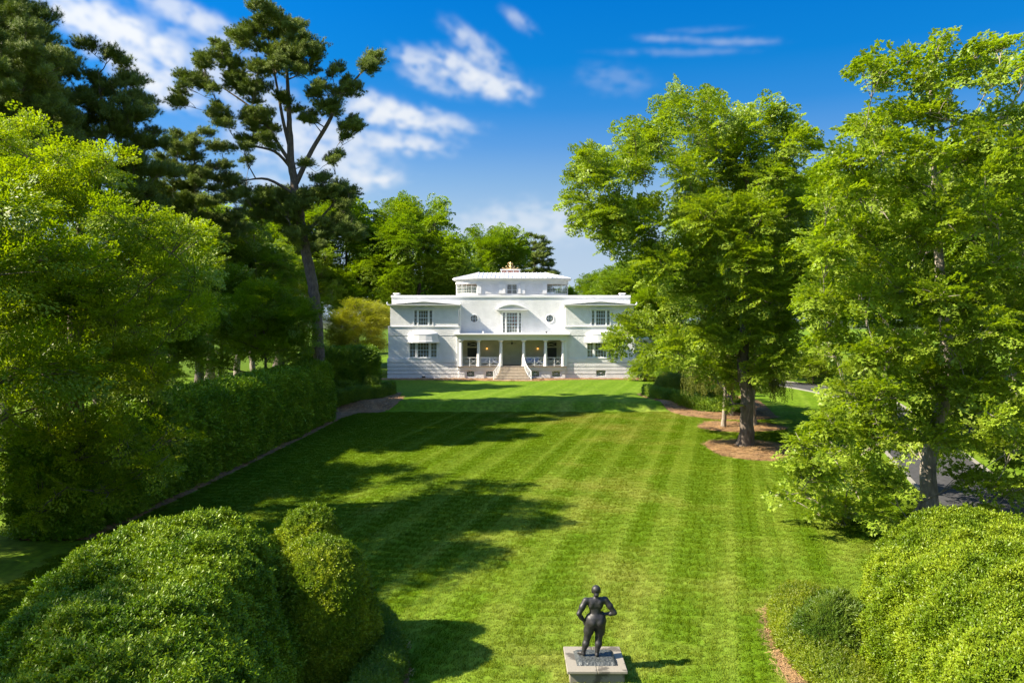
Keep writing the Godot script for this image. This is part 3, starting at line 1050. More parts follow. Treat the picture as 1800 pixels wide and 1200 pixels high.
# ---------------------------------------------------------------- the house
# a wall in the plane z (front face) with rectangular holes; the reveals are as deep as the wall
func wall_face(g: Geo, x0: float, x1: float, y0: float, y1: float, z: float, thick: float, holes: Array) -> void:
	var xs := [x0, x1]
	var ys := [y0, y1]
	for h in holes:
		for q in [h[0], h[1]]:
			if q > x0 and q < x1 and not xs.has(q):
				xs.append(q)
		for q in [h[2], h[3]]:
			if q > y0 and q < y1 and not ys.has(q):
				ys.append(q)
	xs.sort(); ys.sort()
	for i in xs.size() - 1:
		for j in ys.size() - 1:
			var mx: float = (xs[i] + xs[i + 1]) * 0.5
			var my: float = (ys[j] + ys[j + 1]) * 0.5
			var open := false
			for h in holes:
				if mx > h[0] and mx < h[1] and my > h[2] and my < h[3]:
					open = true
			if not open:
				g.quad(Vector3(xs[i], ys[j], z), Vector3(xs[i + 1], ys[j], z), Vector3(xs[i + 1], ys[j + 1], z), Vector3(xs[i], ys[j + 1], z))
				g.quad(Vector3(xs[i + 1], ys[j], z - thick), Vector3(xs[i], ys[j], z - thick), Vector3(xs[i], ys[j + 1], z - thick), Vector3(xs[i + 1], ys[j + 1], z - thick))
	for h in holes:
		var a := z; var b := z - thick
		g.quad(Vector3(h[0], h[2], a), Vector3(h[0], h[2], b), Vector3(h[0], h[3], b), Vector3(h[0], h[3], a))
		g.quad(Vector3(h[1], h[2], b), Vector3(h[1], h[2], a), Vector3(h[1], h[3], a), Vector3(h[1], h[3], b))
		g.quad(Vector3(h[0], h[2], a), Vector3(h[1], h[2], a), Vector3(h[1], h[2], b), Vector3(h[0], h[2], b))
		g.quad(Vector3(h[0], h[3], b), Vector3(h[1], h[3], b), Vector3(h[1], h[3], a), Vector3(h[0], h[3], a))
	g.quad(Vector3(x0, y0, z - thick), Vector3(x0, y0, z), Vector3(x0, y1, z), Vector3(x0, y1, z - thick))
	g.quad(Vector3(x1, y0, z), Vector3(x1, y0, z - thick), Vector3(x1, y1, z - thick), Vector3(x1, y1, z))
	g.quad(Vector3(x0, y1, z), Vector3(x1, y1, z), Vector3(x1, y1, z - thick), Vector3(x0, y1, z - thick))

# a three-light window: casing, two posts, glazing bars, three panes
func sash_window(house: Node3D, x0: float, x1: float, y0: float, y1: float, z: float, side_share: float, cols: Array, rows: int, label := "") -> void:
	var w := holder("window", house)
	if label:
		w.set_meta("label", label)
	var f := Geo.new()
	var c := 0.11
	f.box(x0 - c, x0, y0 - 0.02, y1 + c, z - 0.12, z + 0.05)
	f.box(x1, x1 + c, y0 - 0.02, y1 + c, z - 0.12, z + 0.05)
	f.box(x0, x1, y1, y1 + c, z - 0.12, z + 0.048)
	f.box(x0 - c - 0.09, x1 + c + 0.09, y1 + c, y1 + c + 0.09, z - 0.1, z + 0.16)
	part("frame", f, M.trim, w)
	f = Geo.new()
	f.bevel_box(x0 - c - 0.05, x1 + c + 0.05, y0 - 0.13, y0 - 0.021, z - 0.12, z + 0.14, 0.015)
	part("sill", f, M.trim, w)
	var ws := (x1 - x0) * side_share
	var post := (x1 - x0) * 0.07
	var lights := [[x0, x0 + ws], [x0 + ws + post, x1 - ws - post], [x1 - ws, x1]]
	for p in [[lights[0][1], lights[1][0]], [lights[1][1], lights[2][0]]]:
		f = Geo.new()
		f.bevel_box(p[0], p[1], y0, y1, z - 0.14, z + 0.03, 0.012)
		part("mullion", f, M.trim, w)
	for i in 3:
		var a: float = lights[i][0]
		var b: float = lights[i][1]
		f = Geo.new()
		var zb := z - 0.10
		f.box(a, a + 0.05, y0, y1, zb - 0.03, zb + 0.02)
		f.box(b - 0.05, b, y0, y1, zb - 0.03, zb + 0.02)
		f.box(a + 0.05, b - 0.05, y0, y0 + 0.06, zb - 0.03, zb + 0.02)
		f.box(a + 0.05, b - 0.05, y1 - 0.05, y1, zb - 0.03, zb + 0.02)
		for k in range(1, cols[i]):
			var x := lerpf(a, b, float(k) / cols[i])
			f.box(x - 0.016, x + 0.016, y0 + 0.06, y1 - 0.05, zb - 0.025, zb + 0.015)
		for k in range(1, rows):
			var y := lerpf(y0, y1, float(k) / rows)
			var hh := 0.03 if k * 2 == rows else 0.016
			f.box(a + 0.05, b - 0.05, y - hh, y + hh, zb - 0.02, zb + 0.012)
		part("glazing_bars", f, M.trim, w)
		f = Geo.new()
		f.box(a + 0.02, b - 0.02, y0 + 0.02, y1 - 0.02, zb - 0.012, zb - 0.006)
		part("pane", f, M.glass, w)

func iron_grille(house: Node3D, x0: float, x1: float, y0: float, y1: float, z: float) -> void:   # basement window with a crossed grille
	var w := holder("basement_window", house)
	var f := Geo.new()
	f.box(x0 - 0.05, x0, y0 - 0.05, y1 + 0.05, z - 0.12, z - 0.02)
	f.box(x1, x1 + 0.05, y0 - 0.05, y1 + 0.05, z - 0.12, z - 0.02)
	f.box(x0, x1, y1, y1 + 0.05, z - 0.12, z - 0.02)
	f.box(x0, x1, y0 - 0.05, y0, z - 0.12, z - 0.02)
	part("frame", f, M.trim, w)
	f = Geo.new()
	var zc := z - 0.06
	f.bar(Vector3(x0, y0, zc), Vector3(x1, y1, zc), 0.03, 0.03)
	f.bar(Vector3(x0, y1, zc - 0.032), Vector3(x1, y0, zc - 0.032), 0.03, 0.03)
	f.bar(Vector3((x0 + x1) / 2, y0, zc - 0.064), Vector3((x0 + x1) / 2, y1, zc - 0.064), 0.028, 0.028)
	f.bar(Vector3(x0, (y0 + y1) / 2, zc - 0.096), Vector3(x1, (y0 + y1) / 2, zc - 0.096), 0.028, 0.028)
	f.lathe([[0.001, 0.0], [0.07, 0.0], [0.07, 0.04], [0.001, 0.04]], Vector3((x0 + x1) / 2, (y0 + y1) / 2 - 0.02, zc), 10)
	part("grille", f, M.trim, w)
	f = Geo.new()
	f.box(x0, x1, y0, y1, z - 0.22, z - 0.212)
	part("pane", f, M.glass, w)

func arc_points(cx: float, cz: float, r: float, a0: float, a1: float, n: int) -> PackedVector2Array:
	var o := PackedVector2Array()
	for k in n + 1:
		var a := lerpf(a0, a1, float(k) / n)
		o.append(Vector2(cx + cos(a) * r, cz + sin(a) * r))
	return o

func extrude(g: Geo, loop: PackedVector2Array, y0: float, y1: float, top := true, bottom := false, closed := true) -> void:   # loop (x, z) counter-clockwise seen from above (x right, z towards us down): walls face out
	var n := loop.size()
	for i in (n if closed else n - 1):
		var a := loop[i]; var b := loop[(i + 1) % n]
		g.quad(Vector3(a.x, y0, a.y), Vector3(b.x, y0, b.y), Vector3(b.x, y1, b.y), Vector3(a.x, y1, a.y))
	for y in ([y1] if top else []) + ([y0] if bottom else []):
		var tr := Geometry2D.triangulate_polygon(loop)
		for i in range(0, tr.size(), 3):
			var a := loop[tr[i]]; var b := loop[tr[i + 1]]; var c := loop[tr[i + 2]]
			var up: bool = Vector3(b.x - a.x, 0, b.y - a.y).cross(Vector3(c.x - a.x, 0, c.y - a.y)).y > 0
			if up == (y == y1):
				g.tri(Vector3(a.x, y, a.y), Vector3(b.x, y, b.y), Vector3(c.x, y, c.y))
			else:
				g.tri(Vector3(a.x, y, a.y), Vector3(c.x, y, c.y), Vector3(b.x, y, b.y))

func stadium(hx: float, r: float, cz: float, n := 18) -> PackedVector2Array:   # straight front and back, round ends
	var o := PackedVector2Array()
	o.append_array(arc_points(hx, cz, r, PI / 2, -PI / 2, n))
	o.append_array(arc_points(-hx, cz, r, -PI / 2, -PI * 1.5, n))
	return o

func build_house() -> void:
	var at := Vector3(0, 0, -90)
	var h := thing("white_house", "large white painted brick house with columned porch and rounded top storey", "house", at)
	var g: Geo
	var brick: Material = M.painted_brick
	# --- wings (mirrored): plinth courses, lower wall, frieze, upper wall, pediment
	for s in [-1.0, 1.0]:
		var xa: float = minf(s * 14.12, s * 5.98)
		var xb: float = maxf(s * 14.12, s * 5.98)
		var ua: float = minf(s * 13.98, s * 6.16)
		var ub: float = maxf(s * 13.98, s * 6.16)
		var cx: float = s * 10.2
		var cellar := []
		if s > 0:
			cellar = [[9.72, 10.74, 0.30, 0.95]]
		g = Geo.new()
		wall_face(g, xa + 0.03, xb - 0.03, -0.5, 2.28, -0.06, 0.4, cellar)
		g.box(s * 14.09 - 0.2, s * 14.09 + 0.2, -0.5, 2.28, -14.0, -0.44)
		part("plinth", g, brick, h)
		var courses := [[-0.5, 0.44], [0.53, 0.87], [0.96, 1.30], [1.39, 1.75], [1.84, 2.28]]
		for c in courses:
			g = Geo.new()
			var spans := [[xa, xb]]
			if cellar and c[0] < 0.95 and c[1] > 0.30:
				spans = [[xa, 9.66], [10.80, xb]]
			for p in spans:
				g.box(p[0], p[1], c[0], c[1], -0.06, 0.06)
			if spans.size() == 2:
				if c[0] < 0.25:
					g.box(9.66, 10.80, c[0], 0.24, -0.03, 0.06)
				if c[1] > 1.01:
					g.box(9.66, 10.80, 1.01, c[1], -0.03, 0.06)
			g.box(minf(s * 14.14, s * 14.325), maxf(s * 14.14, s * 14.325), c[0], c[1], -14.0, 0.0)
			part("stone_course", g, brick, h)
		if cellar:
			iron_grille(h, 9.72, 10.74, 0.30, 0.95, 0.0)
		else:
			g = Geo.new()
			g.box(-10.35, -9.95, 0.10, 0.27, 0.03, 0.08)
			part("vent", g, M.dark_iron, h)
		# lower wall with the wide window
		var lw := [cx - 1.62, cx + 1.62, 2.40, 4.10]
		g = Geo.new()
		wall_face(g, xa + 0.05, xb - 0.05, 2.28, 4.82, -0.04, 0.4, [lw])
		var ox: float = s * 14.07
		g.box(ox - 0.2, ox + 0.2, 2.28, 4.86, -14.0, -0.44)
		part("wall", g, brick, h)
		g = Geo.new()
		g.box(xa + 0.04, xb - 0.04, 4.92, 5.90, -0.44, -0.02)
		g.box(xa + 0.14, xb - 0.14, 4.82, 4.92, -0.44, -0.12)
		g.box(ox - 0.22, ox + 0.22, 4.86, 5.90, -14.0, -0.44)
		part("frieze", g, brick, h)
		g = Geo.new()
		g.bevel_box(xa - 0.01, xb + 0.01, 5.90, 5.98, -0.5, 0.05, 0.02)
		g.box(minf(s * 14.0, s * 14.33), maxf(s * 14.0, s * 14.33), 5.90, 5.98, -14.0, -0.5)
		part("string_course", g, M.white_paint, h)
		# upper wall
		var uw := [cx - 1.12, cx + 1.12, 6.10, 7.80]
		g = Geo.new()
		wall_face(g, ua, ub, 5.98, 8.30, -0.10, 0.4, [uw])
		g.box(minf(s * 13.58, s * 13.98), maxf(s * 13.58, s * 13.98), 5.98, 8.30, -14.0, -0.50)
		g.box(minf(s * 6.16, s * 6.46), maxf(s * 6.16, s * 6.46), 4.4, 8.30, -1.4, -0.50)
		part("wall", g, brick, h)
		# inner flank beside the porch
		g = Geo.new()
		g.box(minf(s * 6.03, s * 6.4), maxf(s * 6.03, s * 6.4), -0.3, 4.86, -4.0, -0.44)
		part("wall", g, M.white_paint, h)
		sash_window(h, lw[0] + 0.06, lw[1] - 0.06, lw[2], lw[3], -0.04, 0.22, [2, 4, 2], 4)
		sash_window(h, uw[0] + 0.06, uw[1] - 0.06, uw[2], uw[3], -0.10, 0.17, [1, 4, 1], 4)
		# cornice and low pediment
		g = Geo.new()
		g.bevel_box(ua - 0.22, ub + 0.22, 8.37, 8.42, -1.4, 0.40, 0.01)
		g.box(ua - 0.08, ub + 0.08, 8.28, 8.37, -0.1, 0.05)
		part("cornice", g, M.trim, h)
		g = Geo.new()
		var pa := Vector3(ua, 8.42, 0.06)
		var pb := Vector3(ub, 8.42, 0.06)
		var pk := Vector3((ua + ub) * 0.5, 8.76, 0.06)
		g.tri(pa, pb, pk)
		part("pediment", g, M.white_paint, h)
		for e in [[ua - 0.22, (ua + ub) * 0.5, 8.42, 8.78], [(ua + ub) * 0.5, ub + 0.22, 8.78, 8.42]]:
			g = Geo.new()
			g.hexa(Vector3(e[0], e[2], 0.40), Vector3(e[1], e[3], 0.40), Vector3(e[1], e[3], -1.45), Vector3(e[0], e[2], -1.45), Vector3(e[0], e[2] + 0.05, 0.40), Vector3(e[1], e[3] + 0.05, 0.40), Vector3(e[1], e[3] + 0.05, -1.45), Vector3(e[0], e[2] + 0.05, -1.45))
			part("raking_cornice", g, M.trim, h)
		for e in [ua - 0.16, ub + 0.16]:
			g = Geo.new()
			var sg := -1.0 if e < cx else 1.0
			var hp := PackedVector3Array()
			var hr := PackedFloat32Array()
			for k in 8:
				var a := k / 7.0 * 2.6
				hp.append(Vector3(e + sg * (0.02 + 0.12 * sin(a)), 8.44 + 0.30 * k / 7.0, 0.28)); hr.append(0.10 - 0.045 * k / 7.0)
			g.tube(hp, hr, 8, true)
			part("acroterion", g, M.trim, h)
		# metal window hood: faceted front, domed top
		var hood := holder("window_hood", h)
		var hx := 1.78
		var plan := [Vector2(-hx, -0.04), Vector2(-hx, 0.16), Vector2(-hx * 0.62, 0.62), Vector2(-hx * 0.22, 0.72), Vector2(hx * 0.22, 0.72), Vector2(hx * 0.62, 0.62), Vector2(hx, 0.16), Vector2(hx, -0.04)]
		for k in plan.size() - 1:
			var p: Vector2 = plan[k]; var q: Vector2 = plan[k + 1]
			g = Geo.new()
			var low := 1.03
			g.quad(Vector3(cx + p.x * low, 4.10, p.y * low), Vector3(cx + q.x * low, 4.10, q.y * low), Vector3(cx + q.x * low, 4.28, q.y * low), Vector3(cx + p.x * low, 4.28, p.y * low))
			g.quad(Vector3(cx + p.x * low, 4.28, p.y * low), Vector3(cx + q.x * low, 4.28, q.y * low), Vector3(cx + q.x * 0.985, 4.30, q.y * 0.97), Vector3(cx + p.x * 0.985, 4.30, p.y * 0.97))
			g.quad(Vector3(cx + p.x * 0.985, 4.30, p.y * 0.97), Vector3(cx + q.x * 0.985, 4.30, q.y * 0.97), Vector3(cx + q.x * 0.95, 5.02, q.y * 0.88), Vector3(cx + p.x * 0.95, 5.02, p.y * 0.88))
			part("hood_panel", g, M.roof_metal, hood)
		g = Geo.new()
		var rows := []
		for j in 7:
			var t := j / 6.0
			var row := []
			for p in plan:
				var k := cos(t * PI / 2)
				row.append(Vector3(cx + p.x * 0.97 * (0.25 + 0.75 * k), 5.02 + 0.46 * sin(t * PI / 2), -0.02 + (p.y * 0.92 + 0.02) * k))
			rows.append(row)
		g.grid(rows)
		part("hood_top", g, M.roof_metal, hood)
		# rooms behind the windows
		g = Geo.new()
		g.box(xa + 0.5, xb - 0.5, 2.1, 2.2, -6.0, -0.5)
		g.box(xa + 0.5, xb - 0.5, 5.1, 5.2, -6.0, -0.5)
		g.box(xa + 0.5, xb - 0.5, 2.2, 8.2, -6.1, -5.9)
		g.box(xa + 0.4, xa + 0.5, 2.2, 8.2, -6.0, -0.5)
		g.box(xb - 0.5, xb - 0.4, 2.2, 8.2, -6.0, -0.5)
		g.box(xa + 0.5, xb - 0.5, 8.1, 8.2, -6.0, -0.5)
		part("room", g, M.room, h)
		for w in [lw, uw]:
			for e in [-1.0, 1.0]:
				g = Geo.new()
				var rr := []
				for j in 2:
					var row := []
					for k in 13:
						row.append(Vector3(cx + e * (w[1] - w[0]) * (0.30 + 0.2 * k / 12.0), w[2] - 0.2 if j == 0 else w[3] + 0.15, -0.75 + 0.05 * sin(k * 1.9)))
					rr.append(row)
				g.grid(rr)
				part("curtain", g, M.curtain, h)
	# --- main block behind: centre wall with window and two round windows, parapet
	var zc := -1.3
	var cw := [-1.13, 1.13, 5.22, 7.58]
	var rad := 0.47
	var holes := [cw, [-4.4 - rad, -4.4 + rad, 6.87 - rad, 6.87 + rad], [4.4 - rad, 4.4 + rad, 6.87 - rad, 6.87 + rad]]
	g = Geo.new()
	wall_face(g, -6.46, 6.46, 4.4, 9.30, zc, 0.4, holes)
	for cx2 in [-4.4, 4.4]:   # fill the square openings to a circle
		var n := 32
		for k in n:
			var a0 := TAU * k / n
			var a1 := TAU * (k + 1) / n
			var sq := func(a: float) -> Vector3:
				var m := maxf(absf(cos(a)), absf(sin(a)))
				return Vector3(cx2 + cos(a) / m * rad, 6.87 + sin(a) / m * rad, zc)
			var ci := func(a: float, z: float) -> Vector3:
				return Vector3(cx2 + cos(a) * (rad - 0.005), 6.87 + sin(a) * (rad - 0.005), z)
			g.quad(ci.call(a0, zc), sq.call(a0), sq.call(a1), ci.call(a1, zc))
			g.quad(ci.call(a1, zc), ci.call(a1, zc - 0.3), ci.call(a0, zc - 0.3), ci.call(a0, zc))
	part("wall", g, brick, h)
	for cx2 in [-4.4, 4.4]:
		var w := holder("round_window", h)
		g = Geo.new()
		var loop := PackedVector3Array()
		var lr := PackedFloat32Array()
		for k in 33:
			loop.append(Vector3(cx2 + cos(TAU * k / 32.0) * rad, 6.87 + sin(TAU * k / 32.0) * rad, zc + 0.01)); lr.append(0.05)
		g.tube(loop, lr, 8)
		part("frame", g, M.trim, w)
		g = Geo.new()
		var zz := zc - 0.12
		g.box(cx2 - rad, cx2 + rad, 6.85, 6.89, zz - 0.02, zz + 0.02)
		for e in [-0.16, 0.16]:
			g.box(cx2 + e - 0.016, cx2 + e + 0.016, 6.87 - 0.44, 6.87 + 0.44, zz - 0.017, zz + 0.017)
		part("glazing_bars", g, M.trim, w)
		g = Geo.new()
		g.box(cx2 - rad, cx2 + rad, 6.87 - rad, 6.87 + rad, zz - 0.03, zz - 0.024)
		part("pane", g, M.glass, w)
	sash_window(h, cw[0] + 0.06, cw[1] - 0.06, cw[2], cw[3], zc, 0.13, [1, 4, 1], 6, "tall centre window under a curved pediment")
	# segmental pediment over the centre window
	var ped := holder("segmental_pediment", h)
	g = Geo.new()
	g.bevel_box(-1.86, 1.86, 7.84, 7.94, zc - 0.1, zc + 0.62, 0.02)
	part("ledge", g, M.trim, ped)
	g = Geo.new()
	var arc := PackedVector2Array()
	for k in 17:
		var t := k / 16.0 * 2.0 - 1.0
		arc.append(Vector2(t * 1.62, 7.94 + 0.50 * (1.0 - t * t)))
	for k in 16:
		var a := arc[k]; var b := arc[k + 1]
		g.quad(Vector3(a.x, 7.94, zc + 0.34), Vector3(b.x, 7.94, zc + 0.34), Vector3(b.x, b.y, zc + 0.34), Vector3(a.x, a.y, zc + 0.34))
		var a2 := Vector2(a.x * 1.06, a.y + 0.09); var b2 := Vector2(b.x * 1.06, b.y + 0.09)
		g.hexa(Vector3(a.x, a.y, zc + 0.60), Vector3(b.x, b.y, zc + 0.60), Vector3(b.x, b.y, zc), Vector3(a.x, a.y, zc), Vector3(a2.x, a2.y, zc + 0.60), Vector3(b2.x, b2.y, zc + 0.60), Vector3(b2.x, b2.y, zc), Vector3(a2.x, a2.y, zc))
	part("arch", g, M.trim, ped)
	g = Geo.new()
	for e in [[0.0, 0.12], [-0.14, 0.07], [0.14, 0.07]]:
		g.lathe([[0.001, -0.02], [e[1] * 0.7, 0.0], [e[1], 0.06], [e[1] * 0.6, 0.14], [0.001, 0.17]], Vector3(e[0], 8.10, zc + 0.36), 10)
	part("carved_boss", g, M.trim, ped)
	# parapet across the whole front, with coping and a sunk band
	g = Geo.new()
	g.box(-14.0, -6.46, 8.42, 9.30, zc - 0.4, zc)
	g.box(6.46, 13.75, 8.42, 9.30, zc - 0.4, zc)
	g.box(-14.0, -13.6, 8.30, 9.30, -14.0, zc - 0.4)
	g.box(13.35, 13.75, 8.30, 9.30, -14.0, zc - 0.4)
	g.box(-13.6, 13.35, 8.30, 9.30, -14.0, -13.7)
	part("parapet", g, brick, h)
	g = Geo.new()
	g.bevel_box(-14.06, 13.81, 9.30, 9.56, zc - 0.5, zc + 0.07, 0.02)
	g.box(-14.06, -13.5, 9.30, 9.55, -14.0, zc - 0.5)
	g.box(13.3, 13.81, 9.30, 9.55, -14.0, zc - 0.5)
	part("coping", g, M.white_paint, h)
	g = Geo.new()
	g.box(-13.6, 13.35, 8.42, 8.5, -13.7, zc - 0.4)
	part("flat_roof", g, M.flat_roof, h)
	for e in [[-13.55, 0.9], [12.95, 0.9]]:
		g = Geo.new()
		g.bevel_box(e[0] - 0.28, e[0] + 0.28, 9.56, 9.72, -2.6, -2.0, 0.03)
		g.bevel_box(e[0] - 0.38, e[0] + 0.38, 9.72, 9.86, -2.7, -1.9, 0.03)
		part("chimney_cap", g, M.white_paint, h)
	# back of the house and the centre room
	g = Geo.new()
	g.box(-14.0, 13.75, -0.5, 8.42, -14.3, -14.0)
	part("wall", g, brick, h)
	g = Geo.new()
	g.box(-6.3, 6.3, 4.75, 4.85, -7.0, -1.75)
	g.box(-6.3, 6.3, 4.85, 8.3, -7.1, -6.9)
	g.box(-6.3, 6.3, 8.2, 8.3, -6.9, -1.75)
	part("room", g, M.room, h)
	g = Geo.new()
	g.box(-0.1, 0.75, 5.6, 7.2, -4.5, -4.44)
	part("wall_painting", g, M.picture_red, h)
	# downpipes in the inner corners, floodlights on the porch roof
	for s in [-1.0, 1.0]:
		g = Geo.new()
		g.tube(PackedVector3Array([Vector3(s * 6.02, 8.15, -0.25), Vector3(s * 6.0, 7.95, -0.45), Vector3(s * 5.98, 7.8, -0.5), Vector3(s * 5.98, 5.2, -0.5)]), PackedFloat32Array([0.07, 0.07, 0.07, 0.07]), 8, true)
		g.bevel_box(s * 6.02 - 0.13, s * 6.02 + 0.13, 8.05, 8.30, -0.4, -0.12, 0.02)
		part("downpipe", g, M.trim, h)
		g = Geo.new()
		g.lathe([[0.001, 0.0], [0.05, 0.0], [0.05, 0.07], [0.10, 0.09], [0.11, 0.2], [0.001, 0.24]], Vector3(s * 3.95 if s > 0 else -3.3, 5.16, 0.1), 12)
		part("roof_light", g, M.dark_iron if s > 0 else M.trim, h)
	build_porch(h)
	build_top_storey(h)
	# low side wing beyond the right-hand trees
	g = Geo.new()
	g.box(13.98, 17.2, -0.5, 4.3, -12.0, -5.0)
	part("side_wing_wall", g, brick, h)
	g = Geo.new()
	g.bevel_box(13.99, 17.4, 4.3, 4.55, -12.2, -4.8, 0.03)
	part("side_wing_roof", g, M.white_paint, h)

func build_porch(h: Node3D) -> void:
	var g := Geo.new()
	var zf := 0.35          # porch front
	# base wall below the floor with four basement windows
	var cells := [[-5.2, -4.34, 0.22, 0.82], [-2.98, -2.16, 0.22, 0.82], [2.30, 3.10, 0.22, 0.82], [4.62, 5.5, 0.22, 0.82]]
	wall_face(g, -6.12, 6.12, -0.5, 0.98, 0.15, 0.3, cells)
	part("porch_base", g, M.painted_brick, h)
	for c in cells:
		iron_grille(h, c[0], c[1], c[2], c[3], 0.15)
	for sp in [[-6.1, -5.42], [-4.12, -3.2], [3.32, 4.4], [5.72, 6.1]]:
		for c in [[-0.45, 0.44], [0.53, 0.96]]:
			g = Geo.new()
			g.box(sp[0], sp[1], c[0], c[1], 0.14, 0.23)
			part("stone_course", g, M.painted_brick, h)
	g = Geo.new()
	g.bevel_box(-6.2, 6.2, 0.98, 1.30, -0.2, 0.30, 0.015)
	part("porch_fascia", g, M.white_paint, h)
	g = Geo.new()
	g.bevel_box(-6.24, 6.24, 1.30, 1.42, -3.3, 0.42, 0.015)
	part("porch_floor", g, M.porch_floor, h)
	g = Geo.new()
	wall_face(g, -6.03, 6.03, 1.42, 4.75, -3.2, 0.2, [[-5.3, -3.95, 1.9, 4.1], [3.95, 5.3, 1.9, 4.1]])
	part("porch_back_wall", g, M.porch_plaster, h)
	g = Geo.new()
	g.box(-6.03, 6.03, 4.62, 4.74, -3.2, -0.02)
	part("porch_ceiling", g, M.porch_plaster, h)
	for s in [-1.0, 1.0]:
		g = Geo.new()
		g.box(minf(s * 5.99, s * 6.03), maxf(s * 5.99, s * 6.03), 1.42, 4.62, -3.2, -0.4)
		part("porch_side_wall", g, M.porch_plaster, h)
		# shuttered window with a crossed transom
		var w := holder("shuttered_window", h)
		var x0: float = minf(s * 5.3, s * 3.95)
		var x1: float = maxf(s * 5.3, s * 3.95)
		g = Geo.new()
		for b in [[x0 - 0.1, x0], [x1, x1 + 0.1]]:
			g.box(b[0], b[1], 1.9, 4.2, -3.3, -3.12)
		g.box(x0, x1, 4.1, 4.2, -3.3, -3.12)
		g.box(x0, x1, 3.42, 3.56, -3.3, -3.13)
		g.box(x0, x1, 1.82, 1.95, -3.3, -3.1)
		part("frame", g, M.porch_plaster, w)
		for k in 18:
			g = Geo.new()
			var y := 1.97 + k * 0.081
			g.quad(Vector3(x0, y, -3.14), Vector3(x1, y, -3.14), Vector3(x1, y + 0.07, -3.19), Vector3(x0, y + 0.07, -3.19))
			g.quad(Vector3(x0, y, -3.155), Vector3(x1, y, -3.155), Vector3(x1, y + 0.07, -3.205), Vector3(x0, y + 0.07, -3.205))
			part("slat", g, M.shutter, w)
		g = Geo.new()
		g.bar(Vector3(x0, 3.58, -3.16), Vector3(x1, 4.08, -3.16), 0.03, 0.04)
		g.bar(Vector3(x0, 4.08, -3.20), Vector3(x1, 3.58, -3.20), 0.03, 0.04)
		part("transom_cross", g, M.porch_plaster, w)
		g = Geo.new()
		g.box(x0, x1, 1.9, 4.1, -3.40, -3.3)
		part("pane", g, M.dark_iron, w)
	# columns
	for x in [-5.85, -3.84, -1.28, 1.33, 3.84, 5.85]:
		var c := holder("column", h)
		g = Geo.new()
		g.lathe([[0.22, 1.42], [0.22, 1.48], [0.205, 1.50], [0.20, 1.6], [0.197, 2.6], [0.165, 4.14], [0.165, 4.18], [0.19, 4.20], [0.19, 4.24]], Vector3(x, 0, 0.12), 20)
		part("shaft", g, M.white_paint, c)
		g = Geo.new()
		g.lathe([[0.17, 4.24], [0.30, 4.31], [0.30, 4.33]], Vector3(x, 0, 0.12), 4 * 5)
		g.bevel_box(x - 0.30, x + 0.30, 4.33, 4.40, -0.18, 0.42, 0.01)
		part("capital", g, M.white_paint, c)
	for s in [-1.0, 1.0]:
		g = Geo.new()
		g.box(minf(s * 6.02, s * 6.30), maxf(s * 6.02, s * 6.30), 1.42, 4.40, -0.02, 0.20)
		part("pilaster", g, M.white_paint, h)
	# entablature and roof slab
	g = Geo.new()
	g.box(-6.30, 6.30, 4.40, 4.52, -0.12, 0.34)
	g.box(-6.32, 6.32, 4.52, 4.92, -0.14, 0.37)
	part("entablature", g, M.white_paint, h)
	g = Geo.new()
	var x := -6.2
	while x < 6.25:
		g.box(x, x + 0.14, 4.60, 4.68, 0.37, 0.40)
		x += 0.34
	part("dentils", g, M.trim, h)
	g = Geo.new()
	g.bevel_box(-6.62, 6.62, 5.00, 5.16, -1.29, 0.82, 0.02)
	g.box(-6.45, 6.45, 4.92, 5.00, -1.0, 0.6)
	part("porch_roof", g, M.white_paint, h)
	# railings between the columns
	var bays := [[-5.68, -4.02], [-3.66, -1.46], [1.51, 3.66], [4.02, 5.68]]
	for b in bays:
		var r := holder("porch_railing", h)
		var z := 0.12
		g = Geo.new()
		g.box(b[0], b[1], 2.36, 2.42, z - 0.04, z + 0.04)
		part("top_rail", g, M.trim, r)
		g = Geo.new()
		g.box(b[0], b[1], 1.52, 1.56, z - 0.025, z + 0.025)
		part("bottom_rail", g, M.trim, r)
		var mid: float = (b[0] + b[1]) / 2
		g = Geo.new()
		g.box(mid - 0.035, mid + 0.035, 1.42, 2.36, z - 0.03, z + 0.03)
		part("baluster", g, M.trim, r)
		for p in [[b[0], mid], [mid, b[1]]]:
			g = Geo.new()
			g.bar(Vector3(p[0], 1.56, z + 0.008), Vector3(p[1], 2.36, z + 0.008), 0.018, 0.03)
			g.bar(Vector3(p[0], 2.36, z - 0.012), Vector3(p[1], 1.56, z - 0.012), 0.018, 0.03)
			g.bar(Vector3(p[0], 1.96, z - 0.034), Vector3(p[1], 1.96, z - 0.034), 0.018, 0.025)
			part("crossed_bars", g, M.trim, r)
	# stair: nine steps that widen towards the lawn
	var n := 9
	for k in n:
		g = Geo.new()
		var y1 := 1.42 - (k + 1) * 0.150
		var t := float(k + 1) / n
		var hw := 1.32 + 0.72 * t * t
		var z0 := 0.42 + k * 0.31
		var bk := z0 - 0.02 if k > 0 else 0.30
		g.bevel_box(-hw - 0.02, hw + 0.10, -0.4, y1 - 0.04, bk, z0 + 0.29, 0.01)
		g.bevel_box(-hw - 0.05, hw + 0.13, y1 - 0.04, y1, bk - 0.003, z0 + 0.33, 0.012)
		part("step", g, M.step_stone, h)
